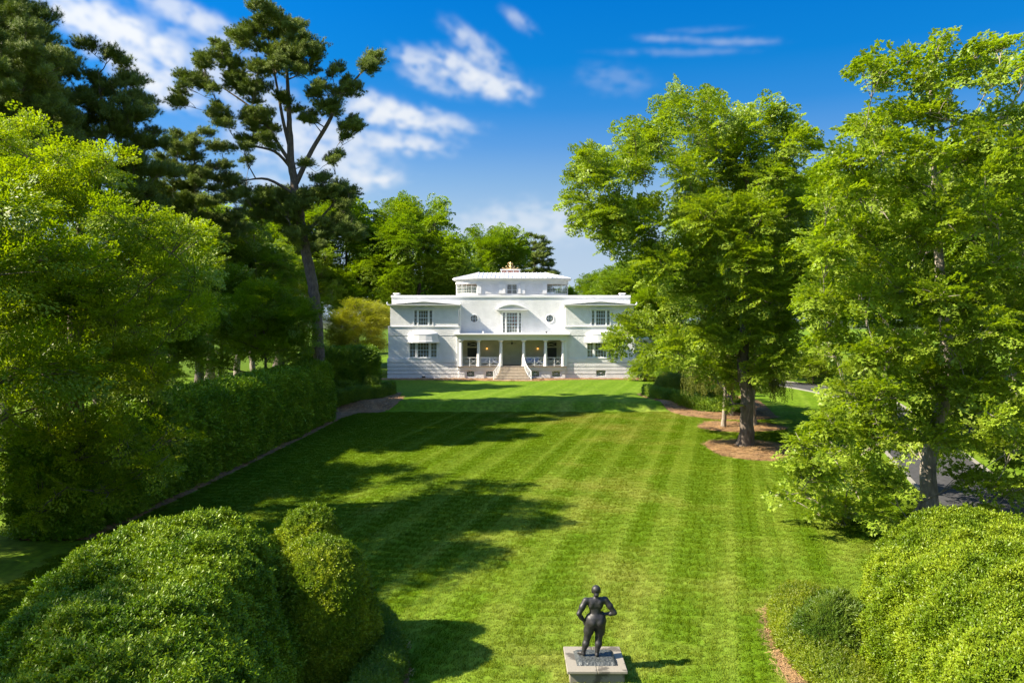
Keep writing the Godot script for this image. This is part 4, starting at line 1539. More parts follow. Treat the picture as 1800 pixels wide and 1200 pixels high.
	for s in [-1.0, 1.0]:
		var r := holder("stair_railing", h)
		var tp := PackedVector3Array()
		var lp := PackedVector3Array()
		var rr := PackedFloat32Array()
		for k in 13:
			var t := k / 12.0
			var z := 0.40 + t * 2.75
			var y := 1.42 - t * 1.33
			var xx: float = s * (1.32 + 0.72 * t * t) + (0.1 if s > 0 else -0.0)
			tp.append(Vector3(xx, y + 0.98 - 0.1 * t, z)); lp.append(Vector3(xx, y + 0.14, z)); rr.append(0.035)
		g = Geo.new()
		g.tube(tp, rr, 8, true)
		part("handrail", g, M.trim, r)
		g = Geo.new()
		for k in 13:
			rr[k] = 0.022
		g.tube(lp, rr, 6, true)
		part("bottom_rail", g, M.trim, r)
		for k in [0, 2, 4, 6, 8, 10, 12]:
			g = Geo.new()
			var w := 0.05 if k == 12 or k == 0 else 0.02
			g.tube(PackedVector3Array([lp[k] - Vector3(0, 0.16, 0), tp[k]]), PackedFloat32Array([w, w]), 6)
			part("baluster", g, M.trim, r)
		for k in [0, 2, 4, 6, 8, 10]:
			g = Geo.new()
			g.bar(lp[k], tp[k + 2], 0.02, 0.025)
			g.bar(tp[k] + Vector3(0.022, 0, 0), lp[k + 2] + Vector3(0.022, 0, 0), 0.02, 0.025)
			part("crossed_bars", g, M.trim, r)

func build_top_storey(h: Node3D) -> void:
	var hx := 4.15
	var r := 2.75
	var cz := -6.75
	var g := Geo.new()
	# sill wall all round, hidden to half its height by the parapet
	extrude(g, stadium(hx, r - 0.02, cz), 8.5, 9.85, false)
	part("wall", g, M.painted_brick, h)
	g = Geo.new()
	extrude(g, stadium(hx, r - 0.2, cz), 9.6, 9.7, true)
	part("room_floor", g, M.room_floor, h)
	g = Geo.new()
	extrude(g, stadium(hx, r - 0.2, cz), 10.98, 11.04, true, true)
	part("room_ceiling", g, M.curtain, h)
	# straight front and back walls with the centre window
	var win := [-0.56, 0.56, 9.86, 11.0]
	g = Geo.new()
	wall_face(g, -hx, hx, 9.85, 11.06, cz + r, 0.3, [win])
	part("wall", g, M.painted_brick, h)
	g = Geo.new()
	wall_face(g, -hx, hx, 9.85, 11.06, cz - r + 0.3, 0.3, [[-3.4, -1.0, 9.95, 10.95], [1.0, 3.4, 9.95, 10.95]])
	part("wall", g, M.painted_brick, h)
	var w := holder("window", h)
	g = Geo.new()
	var z := cz + r
	for x in [win[0] - 0.08, -0.03, win[1]]:
		g.box(x, x + (0.08 if x != -0.03 else 0.06), 9.86, 11.0, z - 0.14, z + 0.03)
	g.box(win[0], win[1], 10.94, 11.0, z - 0.13, z + 0.02)
	g.box(win[0], win[1], 10.30, 10.335, z - 0.12, z + 0.01)
	part("frame", g, M.trim, w)
	g = Geo.new()
	g.box(win[0], win[1], 9.86, 11.0, z - 0.2, z - 0.193)
	part("pane", g, M.glass, w)
	g = Geo.new()
	g.box(-1.5, 1.5, 9.7, 11.0, z - 2.2, z - 2.1)
	part("room", g, M.curtain, h)
	for x in [-3.92, -1.32, 1.32, 3.92]:
		var p := holder("pilaster", h)
		g = Geo.new()
		g.box(x - 0.24, x + 0.24, 9.85, 10.96, z, z + 0.10)
		part("shaft", g, M.white_paint, p)
		g = Geo.new()
		g.box(x - 0.29, x + 0.29, 10.96, 11.06, z, z + 0.16)
		part("capital", g, M.white_paint, p)
	for x in [-0.92, 0.92]:
		g = Geo.new()
		g.bevel_box(x - 0.14, x + 0.14, 9.85, 10.98, z, z + 0.14, 0.02)
		part("shutter", g, M.trim, h)
	# rounded ends: glazed bows
	for s in [-1.0, 1.0]:
		var bow := holder("bow_window", h)
		var n := 12
		for k in n + 1:
			var a := PI / 2 - PI * k / n
			var p := Vector2(s * (hx + cos(a) * (r - 0.1)), cz + sin(a) * (r - 0.1))
			g = Geo.new()
			var wd := 0.08 if k % 6 == 0 else (0.04 if k % 3 == 0 else 0.018)
			g.tube(PackedVector3Array([Vector3(p.x, 9.85, p.y), Vector3(p.x, 11.06, p.y)]), PackedFloat32Array([wd, wd]), 6)
			part("mullion", g, M.trim, bow)
		for y in [9.90, 10.22, 10.62, 11.02]:
			g = Geo.new()
			var pts := PackedVector3Array()
			var rr := PackedFloat32Array()
			for k in n * 2 + 1:
				var a := PI / 2 - PI * k / (n * 2)
				pts.append(Vector3(s * (hx + cos(a) * (r - 0.1)), y, cz + sin(a) * (r - 0.1))); rr.append(0.04 if y < 10 or y > 11 else 0.015)
			g.tube(pts, rr, 6)
			part("glazing_bar", g, M.trim, bow)
		for k in n:
			var a := PI / 2 - PI * k / n
			var b := PI / 2 - PI * (k + 1) / n
			var p := Vector3(s * (hx + cos(a) * (r - 0.1)), 0, cz + sin(a) * (r - 0.1))
			var q := Vector3(s * (hx + cos(b) * (r - 0.1)), 0, cz + sin(b) * (r - 0.1))
			g = Geo.new()
			g.quad(p + Vector3(0, 9.88, 0), q + Vector3(0, 9.88, 0), q + Vector3(0, 11.03, 0), p + Vector3(0, 11.03, 0))
			part("pane", g, M.glass, bow)
	# frieze, cornice, ceiling
	g = Geo.new()
	extrude(g, stadium(hx, r + 0.04, cz), 11.06, 11.52, true, true)
	part("frieze", g, M.white_paint, h)
	g = Geo.new()
	extrude(g, stadium(hx, r + 0.30, cz), 11.52, 11.62, true, true)
	extrude(g, stadium(hx, r + 0.42, cz), 11.62, 11.76, true, true)
	part("cornice", g, M.white_paint, h)
	# hipped metal roof with standing seams
	var eave := stadium(hx, r + 0.34, cz)
	var ridge := PackedVector3Array()
	for p in eave:
		var k := clampf(p.x, -hx * 0.97, hx * 0.97)
		ridge.append(Vector3(k, 12.50, cz + (p.y - cz) * 0.03))
	var roof := holder("metal_roof", h)
	g = Geo.new()
	for i in eave.size():
		var j := (i + 1) % eave.size()
		g.quad(Vector3(eave[i].x, 11.762, eave[i].y), Vector3(eave[j].x, 11.762, eave[j].y), ridge[j], ridge[i])
	part("roof_sheet", g, M.roof_metal, roof)
	var seams := []
	for k in 17:
		var x := -hx + k * hx * 2 / 16.0
		seams.append([Vector3(x, 11.77, cz + r + 0.33), Vector3(x * 0.97, 12.505, cz + 0.1)])
	for s in [-1.0, 1.0]:
		for k in range(1, 8):
			var a := PI / 2 - k * PI / 16
			seams.append([Vector3(s * (hx + cos(a) * (r + 0.33)), 11.77, cz + sin(a) * (r + 0.33)), Vector3(s * hx * 0.975, 12.505, cz + sin(a) * 0.1)])
	for q in seams:
		g = Geo.new()
		g.bar(q[0], q[1], 0.07, 0.16)
		part("standing_seam", g, M.roof_metal, roof)
	# chimney behind the ridge and the gilded crest on it
	g = Geo.new()
	g.bevel_box(-1.35, 0.95, 11.9, 12.86, cz - 1.5, cz - 0.6, 0.02)
	part("chimney", g, M.old_brick, h)
	g = Geo.new()
	g.bevel_box(-1.45, 1.05, 12.86, 12.98, cz - 1.6, cz - 0.5, 0.02)
	for e in [-1.38, -0.68, 0.12, 0.86]:
		g.box(e, e + 0.12, 12.5, 12.86, cz - 0.6, cz - 0.56)
	part("chimney_cap", g, M.white_paint, h)
	var c := thing("roof_crest", "gilded scrolled ornament standing on the chimney of the white house", "ornament", h.position + Vector3(-0.2, 12.98, cz - 1.05))
	c.scale = Vector3(0.9, 0.85, 0.9)
	for s in [-1.0, 1.0]:
		for p in [[0.08, 0.05, 1.05, 0.16, 0.05], [0.10, 0.10, 0.55, 0.42, 0.05], [0.06, 0.3, 0.26, 0.95, 0.045]]:
			g = Geo.new()
			var tp := PackedVector3Array()
			var tr := PackedFloat32Array()
			for k in 15:
				var t := k / 14.0
				var a := t * t * 4.2
				var q := Vector2(lerpf(p[0], p[2], minf(1.0, t * 1.3)), p[1] + (p[3] - p[1]) * t)
				tp.append(Vector3(s * (q.x + 0.10 * sin(a)), q.y + 0.10 * (1.0 - cos(a)) * 0.6, 0)); tr.append(p[4] * (1.15 - 0.4 * t) + (0.03 if k == 14 else 0.0))
			g.tube(tp, tr, 7, true)
			part("scroll", g, M.gilt, c)
	g = Geo.new()
	g.lathe([[0.16, 0.0], [0.10, 0.08], [0.07, 0.16], [0.15, 0.30], [0.20, 0.45], [0.12, 0.60], [0.08, 0.66], [0.17, 0.78], [0.19, 0.88], [0.11, 1.0], [0.03, 1.12], [0.001, 1.18]], Vector3.ZERO, 12)
	part("finial", g, M.gilt, c)

func build_porch_things() -> void:
	var base := Vector3(0, 1.42, -90)
	var n := 0
	for p in [[-2.75, -1.1, "white wicker settee with lavender cushions behind the porch railing", M.cushion_pale, 0.95], [2.35, -1.0, "white wicker settee with blue cushions behind the porch railing", M.cushion, 0.85]]:
		var t := thing("wicker_settee", p[2], "settee", base + Vector3(p[0], 0, p[1]), "porch seats")
		var w: float = p[4]
		var g := Geo.new()
		g.bevel_box(-w, w, 0.28, 0.40, -0.38, 0.38, 0.03)
		part("seat", g, M.wicker, t)
		g = Geo.new()
		g.bevel_box(-w, w, 0.40, 0.98, -0.42, -0.34, 0.03)
		part("backrest", g, M.wicker, t)
		for s in [-1.0, 1.0]:
			g = Geo.new()
			g.bevel_box(minf(s * w, s * (w - 0.09)), maxf(s * w, s * (w - 0.09)), 0.40, 0.66, -0.34, 0.38, 0.03)
			part("armrest", g, M.wicker, t)
			for z in [-0.33, 0.33]:
				g = Geo.new()
				g.tube(PackedVector3Array([Vector3(s * (w - 0.06), 0, z), Vector3(s * (w - 0.06), 0.28, z)]), PackedFloat32Array([0.03, 0.035]), 8, true)
				part("leg", g, M.wicker, t)
			g = Geo.new()
			g.bevel_box(s * w * 0.46 - w * 0.42, s * w * 0.46 + w * 0.42, 0.401, 0.52, -0.32, 0.36, 0.04)
			part("seat_cushion", g, p[3], t)
			g = Geo.new()
			g.bevel_box(s * w * 0.46 - w * 0.40, s * w * 0.46 + w * 0.40, 0.53, 0.94, -0.335, -0.2, 0.05)
			part("back_cushion", g, p[3], t)
	for p in [[-1.75, -0.75, "white round-backed wicker armchair beside the lavender settee"], [3.45, -0.7, "white round-backed wicker armchair beside the blue settee"]]:
		var t := thing("wicker_armchair", p[2], "chair", base + Vector3(p[0], 0, p[1]), "porch seats")
		var g := Geo.new()
		g.bevel_box(-0.32, 0.32, 0.30, 0.40, -0.3, 0.32, 0.03)
		part("seat", g, M.wicker, t)
		g = Geo.new()
		var bp := PackedVector3Array()
		var br := PackedFloat32Array()
		for k in 15:
			var a := PI * k / 14.0
			bp.append(Vector3(-cos(a) * 0.40, 0.68 + 0.26 * sin(a), 0.28 - 0.62 * sin(a))); br.append(0.035)
		g.tube(bp, br, 8, true)
		part("back_rim", g, M.wicker, t)
		for k in range(1, 14):
			g = Geo.new()
			g.tube(PackedVector3Array([Vector3(-cos(PI * k / 14.0) * 0.30, 0.39, 0.22 - 0.5 * sin(PI * k / 14.0)), bp[k]]), PackedFloat32Array([0.012, 0.012]), 5)
			part("spindle", g, M.wicker, t)
		for q in [[-0.27, -0.25], [0.27, -0.25], [-0.27, 0.27], [0.27, 0.27]]:
			g = Geo.new()
			g.tube(PackedVector3Array([Vector3(q[0] * 1.1, 0, q[1] * 1.1), Vector3(q[0], 0.30, q[1])]), PackedFloat32Array([0.025, 0.03]), 7, true)
			part("leg", g, M.wicker, t)
		g = Geo.new()
		g.bevel_box(-0.28, 0.28, 0.401, 0.49, -0.26, 0.30, 0.03)
		part("seat_cushion", g, M.cushion, t)
	for x in [-2.98, 3.05]:
		var t := thing("wall_lantern", "small lit lantern on the tan porch wall", "lantern", base + Vector3(x, 1.75, -3.2), "porch wall lanterns")
		var g := Geo.new()
		g.bevel_box(-0.05, 0.05, 0.05, 0.34, 0.0, 0.03, 0.01)
		g.tube(PackedVector3Array([Vector3(0, 0.30, 0.03), Vector3(0, 0.40, 0.10), Vector3(0, 0.34, 0.16)]), PackedFloat32Array([0.012, 0.012, 0.012]), 6)
		part("bracket", g, M.dark_iron, t)
		g = Geo.new()
		g.lathe([[0.02, 0.34], [0.11, 0.27], [0.12, 0.26], [0.02, 0.27]], Vector3(0, 0, 0.16), 12)
		part("cap", g, M.dark_iron, t)
		g = Geo.new()
		g.lathe([[0.001, 0.02], [0.06, 0.04], [0.10, 0.12], [0.09, 0.22], [0.05, 0.262]], Vector3(0, 0, 0.16), 14)
		part("lamp_shade", g, M.lamp_glow, t)
		var l := OmniLight3D.new()
		l.name = "lantern_light"
		l.light_color = Color(1.0, 0.75, 0.42)
		l.light_energy = 0.003
		l.light_size = 0.08
		l.omni_range = 8.0
		l.omni_attenuation = 2.0
		l.shadow_enabled = true
		l.position = Vector3(0, 0.13, 0.32)
		t.add_child(l)
	var f := thing("ceiling_fan", "dark ceiling fan hanging over the middle of the porch", "fan", base + Vector3(0.0, 2.55, -1.5))
	var g := Geo.new()
	g.tube(PackedVector3Array([Vector3(0, 0.1, 0), Vector3(0, 0.65, 0)]), PackedFloat32Array([0.025, 0.025]), 8)
	part("rod", g, M.dark_iron, f)
	g = Geo.new()
	g.lathe([[0.001, -0.12], [0.08, -0.08], [0.13, 0.0], [0.12, 0.1], [0.001, 0.14]], Vector3.ZERO, 14)
	part("motor", g, M.dark_iron, f)
	for k in 5:
		g = Geo.new()
		var a := TAU * k / 5 + 0.3
		var dx := Vector3(cos(a), 0, sin(a))
		var sd := Vector3(-sin(a), 0.15, cos(a)).normalized() * 0.07
		g.hexa(dx * 0.1 - sd, dx * 0.1 + sd, dx * 0.62 + sd, dx * 0.62 - sd, dx * 0.1 - sd + Vector3(0, 0.015, 0), dx * 0.1 + sd + Vector3(0, 0.015, 0), dx * 0.62 + sd + Vector3(0, 0.015, 0), dx * 0.62 - sd + Vector3(0, 0.015, 0))
		part("blade", g, M.dark_iron, f)

# ---------------------------------------------------------------- the bronze figure
# bones: [a, b, radius a, radius b, flatten z]; a smooth union of tapered capsules, meshed as surface nets
func sdf_mesh(bones: Array, cell: float, blend: float) -> ArrayMesh:
	var lo := Vector3(1e9, 1e9, 1e9)
	var hi := -lo
	for b in bones:
		var r: float = maxf(b[2], b[3]) + blend + cell * 3.0
		lo = lo.min(b[0] - Vector3.ONE * r).min(b[1] - Vector3.ONE * r)
		hi = hi.max(b[0] + Vector3.ONE * r).max(b[1] + Vector3.ONE * r)
	var nx := int((hi.x - lo.x) / cell) + 2
	var ny := int((hi.y - lo.y) / cell) + 2
	var nz := int((hi.z - lo.z) / cell) + 2
	var field := PackedFloat32Array()
	field.resize(nx * ny * nz)
	field.fill(1.0)
	for b in bones:
		var a: Vector3 = b[0]
		var ab: Vector3 = b[1] - a
		var l2 := maxf(ab.length_squared(), 1e-9)
		var r: float = maxf(b[2], b[3]) + blend + cell * 2.0
		var p0: Vector3 = (b[0].min(b[1]) - Vector3.ONE * r - lo) / cell
		var p1: Vector3 = (b[0].max(b[1]) + Vector3.ONE * r - lo) / cell
		var ra: float = b[2]
		var rb: float = b[3]
		for z in range(maxi(0, int(p0.z)), mini(nz, int(p1.z) + 1)):
			for y in range(maxi(0, int(p0.y)), mini(ny, int(p1.y) + 1)):
				var row := (z * ny + y) * nx
				for x in range(maxi(0, int(p0.x)), mini(nx, int(p1.x) + 1)):
					var q := lo + Vector3(x, y, z) * cell - a
					var t := clampf(q.dot(ab) / l2, 0.0, 1.0)
					var d := (q - ab * t).length() - lerpf(ra, rb, t)
					var e := field[row + x]
					var hh := maxf(blend - absf(d - e), 0.0) / blend
					field[row + x] = minf(d, e) - hh * hh * blend * 0.25
	var cellv := PackedInt32Array()
	cellv.resize(nx * ny * nz)
	cellv.fill(-1)
	var g := Geo.new()
	var offs := [0, 1, nx, nx + 1, nx * ny, nx * ny + 1, nx * ny + nx, nx * ny + nx + 1]
	for z in nz - 1:
		for y in ny - 1:
			for x in nx - 1:
				var i := (z * ny + y) * nx + x
				var f0 := field[i]
				if f0 > cell * 2.5 or f0 < -cell * 2.5:
					continue
				var inside := 0
				for k in 8:
					if field[i + offs[k]] < 0.0:
						inside += 1
				if inside == 0 or inside == 8:
					continue
				var sum := Vector3.ZERO
				var cnt := 0
				for k in 8:
					for m in [1, 2, 4]:
						if k & m:
							continue
						var va := field[i + offs[k]]
						var vb := field[i + offs[k | m]]
						if (va < 0.0) != (vb < 0.0):
							var t := va / (va - vb)
							sum += Vector3(k & 1, (k >> 1) & 1, (k >> 2) & 1) + Vector3(1 if m == 1 else 0, 1 if m == 2 else 0, 1 if m == 4 else 0) * t
							cnt += 1
				cellv[i] = g.v.size()
				g.v.append(lo + (Vector3(x, y, z) + sum / cnt) * cell)
				g.n.append(Vector3(field[i + 1] - f0, field[i + nx] - f0, field[i + nx * ny] - f0).normalized())
	for z in range(1, nz - 1):
		for y in range(1, ny - 1):
			for x in range(1, nx - 1):
				var i := (z * ny + y) * nx + x
				var s := field[i] < 0.0
				for ax in 3:
					var st: int = [1, nx, nx * ny][ax]
					if (field[i + st] < 0.0) == s:
						continue
					var u: int = [nx, nx * ny, 1][ax]
					var w: int = [nx * ny, 1, nx][ax]
					var q := [cellv[i - u - w], cellv[i - w], cellv[i], cellv[i - u]]
					if q.has(-1):
						continue
					if s:
						g.ix.append_array(PackedInt32Array([q[0], q[2], q[1], q[0], q[3], q[2]]))
					else:
						g.ix.append_array(PackedInt32Array([q[0], q[1], q[2], q[0], q[2], q[3]]))
	return g.mesh()

func build_statue() -> void:
	var foot := px(1046, 1152, 19.5)
	var gy := ground(2.07, 19.5)
	var base := Vector3(2.07, gy, -19.5)
	var top := foot.y - 0.07          # top of the plinth
	var p := thing("stone_plinth", "low square limestone plinth under the bronze figure on the lawn", "plinth", base)
	var hgt := top - gy
	var g := Geo.new()
	g.bevel_box(-0.665, 0.665, -0.1, hgt - 0.075, -0.665, 0.665, 0.012)
	part("shaft", g, M.limestone, p)
	for e in [[-0.735, -0.003], [0.003, 0.735]]:   # the cap is two slabs with an open joint
		g = Geo.new()
		g.bevel_box(e[0], e[1], hgt - 0.075, hgt, -0.735, 0.735, 0.014)
		part("cap_slab", g, M.limestone, p)
	var t := thing("bronze_figure", "dark bronze statue of a standing woman with her hands on her hips", "statue", Vector3(base.x + 0.02, top, base.z))
	# rough cast base plate
	g = Geo.new()
	var rows := []
	for j in 21:
		var row := []
		for i in 21:
			var x := lerpf(-0.49, 0.49, i / 20.0)
			var z := lerpf(0.42, -0.42, j / 20.0)
			var e := minf(minf(i, 20 - i), minf(j, 20 - j))
			var y := 0.065 + 0.022 * noise.get_noise_2d(x * 900, z * 900) + 0.012 * noise.get_noise_2d(x * 2400, z * 2400)
			if e == 0:
				x *= 1.03; z *= 1.03
				y = 0.0
			row.append(Vector3(x + 0.05 * (z / 0.42) * 0.3, y, z))
		rows.append(row)
	g.grid(rows)
	part("base_plate", g, M.bronze_base, t)
	var y0 := 0.07
	var v := func(x: float, y: float, z: float) -> Vector3:
		return Vector3(x, y + y0, z)
	var B := []
	# trunk: pelvis, waist, rib cage, shoulders
	B.append([v.call(-0.085, 0.92, 0.0), v.call(0.10, 0.93, 0.0), 0.168, 0.168])
	B.append([v.call(-0.07, 0.86, 0.085), v.call(-0.075, 0.90, 0.06), 0.118, 0.112])
	B.append([v.call(0.105, 0.86, 0.085), v.call(0.105, 0.90, 0.06), 0.118, 0.112])
	B.append([v.call(0.0, 0.98, 0.0), v.call(-0.01, 1.14, -0.01), 0.165, 0.108])
	B.append([v.call(-0.05, 1.15, 0.0), v.call(0.04, 1.15, 0.0), 0.094, 0.094])
	B.append([v.call(-0.06, 1.27, -0.02), v.call(0.075, 1.28, -0.02), 0.126, 0.126])
	B.append([v.call(-0.10, 1.36, 0.0), v.call(0.12, 1.375, 0.0), 0.095, 0.095])
	B.append([v.call(-0.20, 1.395, 0.0), v.call(0.215, 1.41, 0.0), 0.068, 0.068])
	B.append([v.call(-0.09, 1.33, 0.055), v.call(-0.12, 1.26, 0.06), 0.05, 0.04])
	B.append([v.call(0.10, 1.345, 0.055), v.call(0.12, 1.27, 0.06), 0.05, 0.04])
	for s in [-1.0, 1.0]:
		B.append([v.call(s * 0.09 + 0.01, 1.26, -0.12), v.call(s * 0.095 + 0.01, 1.25, -0.13), 0.075, 0.07])
	# neck and head, turned a little to the right; hair drawn to a knot
	B.append([v.call(0.008, 1.42, 0.005), v.call(0.018, 1.53, -0.015), 0.062, 0.054])
	B.append([v.call(0.02, 1.655, -0.02), v.call(0.02, 1.675, 0.005), 0.105, 0.112])
	B.append([v.call(0.035, 1.60, -0.06), v.call(0.04, 1.565, -0.07), 0.06, 0.045])
	B.append([v.call(0.045, 1.62, -0.12), v.call(0.048, 1.60, -0.125), 0.016, 0.014])
	B.append([v.call(0.012, 1.56, 0.075), v.call(0.030, 1.56, 0.075), 0.052, 0.052])
	B.append([v.call(-0.078, 1.625, 0.0), v.call(-0.078, 1.60, 0.0), 0.018, 0.014])
	B.append([v.call(0.118, 1.625, 0.0), v.call(0.118, 1.60, 0.0), 0.018, 0.014])
	# left arm, hand low on the hip
	B.append([v.call(-0.245, 1.39, 0.0), v.call(-0.33, 1.24, 0.03), 0.082, 0.072])
	B.append([v.call(-0.33, 1.24, 0.03), v.call(-0.415, 1.075, 0.05), 0.073, 0.056])
	B.append([v.call(-0.415, 1.075, 0.05), v.call(-0.36, 0.98, 0.02), 0.052, 0.05])
	B.append([v.call(-0.36, 0.98, 0.02), v.call(-0.272, 0.86, -0.03), 0.055, 0.038])
	# right arm, hand on the waist
	B.append([v.call(0.255, 1.41, 0.0), v.call(0.36, 1.27, 0.03), 0.082, 0.072])
	B.append([v.call(0.36, 1.27, 0.03), v.call(0.475, 1.105, 0.06), 0.073, 0.056])
	B.append([v.call(0.475, 1.105, 0.06), v.call(0.38, 1.07, 0.03), 0.052, 0.048])
	B.append([v.call(0.38, 1.07, 0.03), v.call(0.235, 1.055, -0.01), 0.046, 0.034])
	# legs: weight on the right, left foot set aside and turned out
	B.append([v.call(-0.115, 0.84, 0.0), v.call(-0.165, 0.62, -0.02), 0.148, 0.120])
	B.append([v.call(-0.165, 0.62, -0.02), v.call(-0.195, 0.45, -0.03), 0.120, 0.084])
	B.append([v.call(-0.195, 0.45, -0.03), v.call(-0.235, 0.30, -0.005), 0.080, 0.084])
	B.append([v.call(-0.235, 0.30, -0.005), v.call(-0.295, 0.08, -0.02), 0.080, 0.048])
	B.append([v.call(0.125, 0.84, 0.0), v.call(0.12, 0.62, -0.015), 0.148, 0.120])
	B.append([v.call(0.12, 0.62, -0.015), v.call(0.085, 0.44, -0.02), 0.120, 0.084])
	B.append([v.call(0.085, 0.44, -0.02), v.call(0.08, 0.31, 0.02), 0.080, 0.086])
	B.append([v.call(0.08, 0.31, 0.02), v.call(0.035, 0.07, 0.02), 0.080, 0.048])
	# feet
	B.append([v.call(-0.285, 0.045, 0.0), v.call(-0.36, 0.035, -0.09), 0.042, 0.036])
	B.append([v.call(-0.36, 0.035, -0.09), v.call(-0.43, 0.020, -0.13), 0.036, 0.024])
	B.append([v.call(0.035, 0.04, 0.06), v.call(0.045, 0.035, -0.06), 0.042, 0.038])
	B.append([v.call(0.045, 0.035, -0.06), v.call(0.05, 0.020, -0.16), 0.038, 0.026])
	part("body", sdf_mesh(B, 0.0125, 0.045), M.bronze, t)
	# hands: palm, four fingers and a thumb, closed on the hip and the waist
	for hnd in [[v.call(-0.272, 0.86, -0.03), Vector3(0.02, -0.92, -0.30), Vector3(-0.10, 0.30, -0.95), Vector3(1, 0, 0)], [v.call(0.235, 1.055, -0.01), Vector3(-0.55, -0.10, -0.75), Vector3(0.1, -0.98, 0.05), Vector3(-0.75, 0, 0.5)]]:
		var w: Vector3 = hnd[0]
		var f: Vector3 = hnd[1].normalized()
		var across: Vector3 = (hnd[2] - f * hnd[2].dot(f)).normalized()
		var curl: Vector3 = hnd[3].normalized()
		var H := []
		H.append([w, w + f * 0.05, 0.030, 0.034])
		H.append([w + f * 0.05 + across * 0.022, w + f * 0.085 + across * 0.024, 0.022, 0.018])
		H.append([w + f * 0.05 - across * 0.022, w + f * 0.085 - across * 0.024, 0.022, 0.018])
		for k in 4:
			var o := across * (0.036 - 0.024 * k)
			var l: float = [0.070, 0.082, 0.078, 0.060][k]
			var k0 := w + f * 0.085 + o
			var k1 := k0 + (f * 0.9 + curl * 0.25).normalized() * l * 0.5
			var k2 := k1 + (f * 0.6 + curl * 0.7).normalized() * l * 0.5
			H.append([k0, k1, 0.0105, 0.0095])
			H.append([k1, k2, 0.0095, 0.008])
		var th := w + f * 0.03 + across * 0.034
		H.append([th, th + (across * 0.8 + f * 0.5).normalized() * 0.05, 0.014, 0.012])
		H.append([th + (across * 0.8 + f * 0.5).normalized() * 0.05, th + (across * 0.8 + f * 0.5).normalized() * 0.05 + (f * 0.8 + curl * 0.4).normalized() * 0.04, 0.012, 0.009])
		part("hand", sdf_mesh(H, 0.005, 0.010), M.bronze, t)

# ---------------------------------------------------------------- trees
const FRESH := [Color(0.22, 0.32, 0.024), Color(0.33, 0.44, 0.042)]
const LIME := [Color(0.225, 0.33, 0.010), Color(0.35, 0.445, 0.016)]
const DEEP := [Color(0.09, 0.18, 0.012), Color(0.17, 0.26, 0.018)]
const PINE := [Color(0.115, 0.170, 0.026), Color(0.225, 0.285, 0.050)]
const YELLOW := [Color(0.24, 0.27, 0.020), Color(0.36, 0.36, 0.040)]

func trunk_to(a: Vector3, b: Vector3, r0: float, r1: float, bend: float, seed_: int, n := 4) -> Array:
	var r := RandomNumberGenerator.new()
	r.seed = seed_
	var o := []
	for k in n + 1:
		var t := float(k) / n
		var p := a.lerp(b, t)
		if k > 0 and k < n:
			p += Vector3(r.randf_range(-bend, bend), 0, r.randf_range(-bend, bend))
		o.append([p, lerpf(r0, r1, t)])
	return o

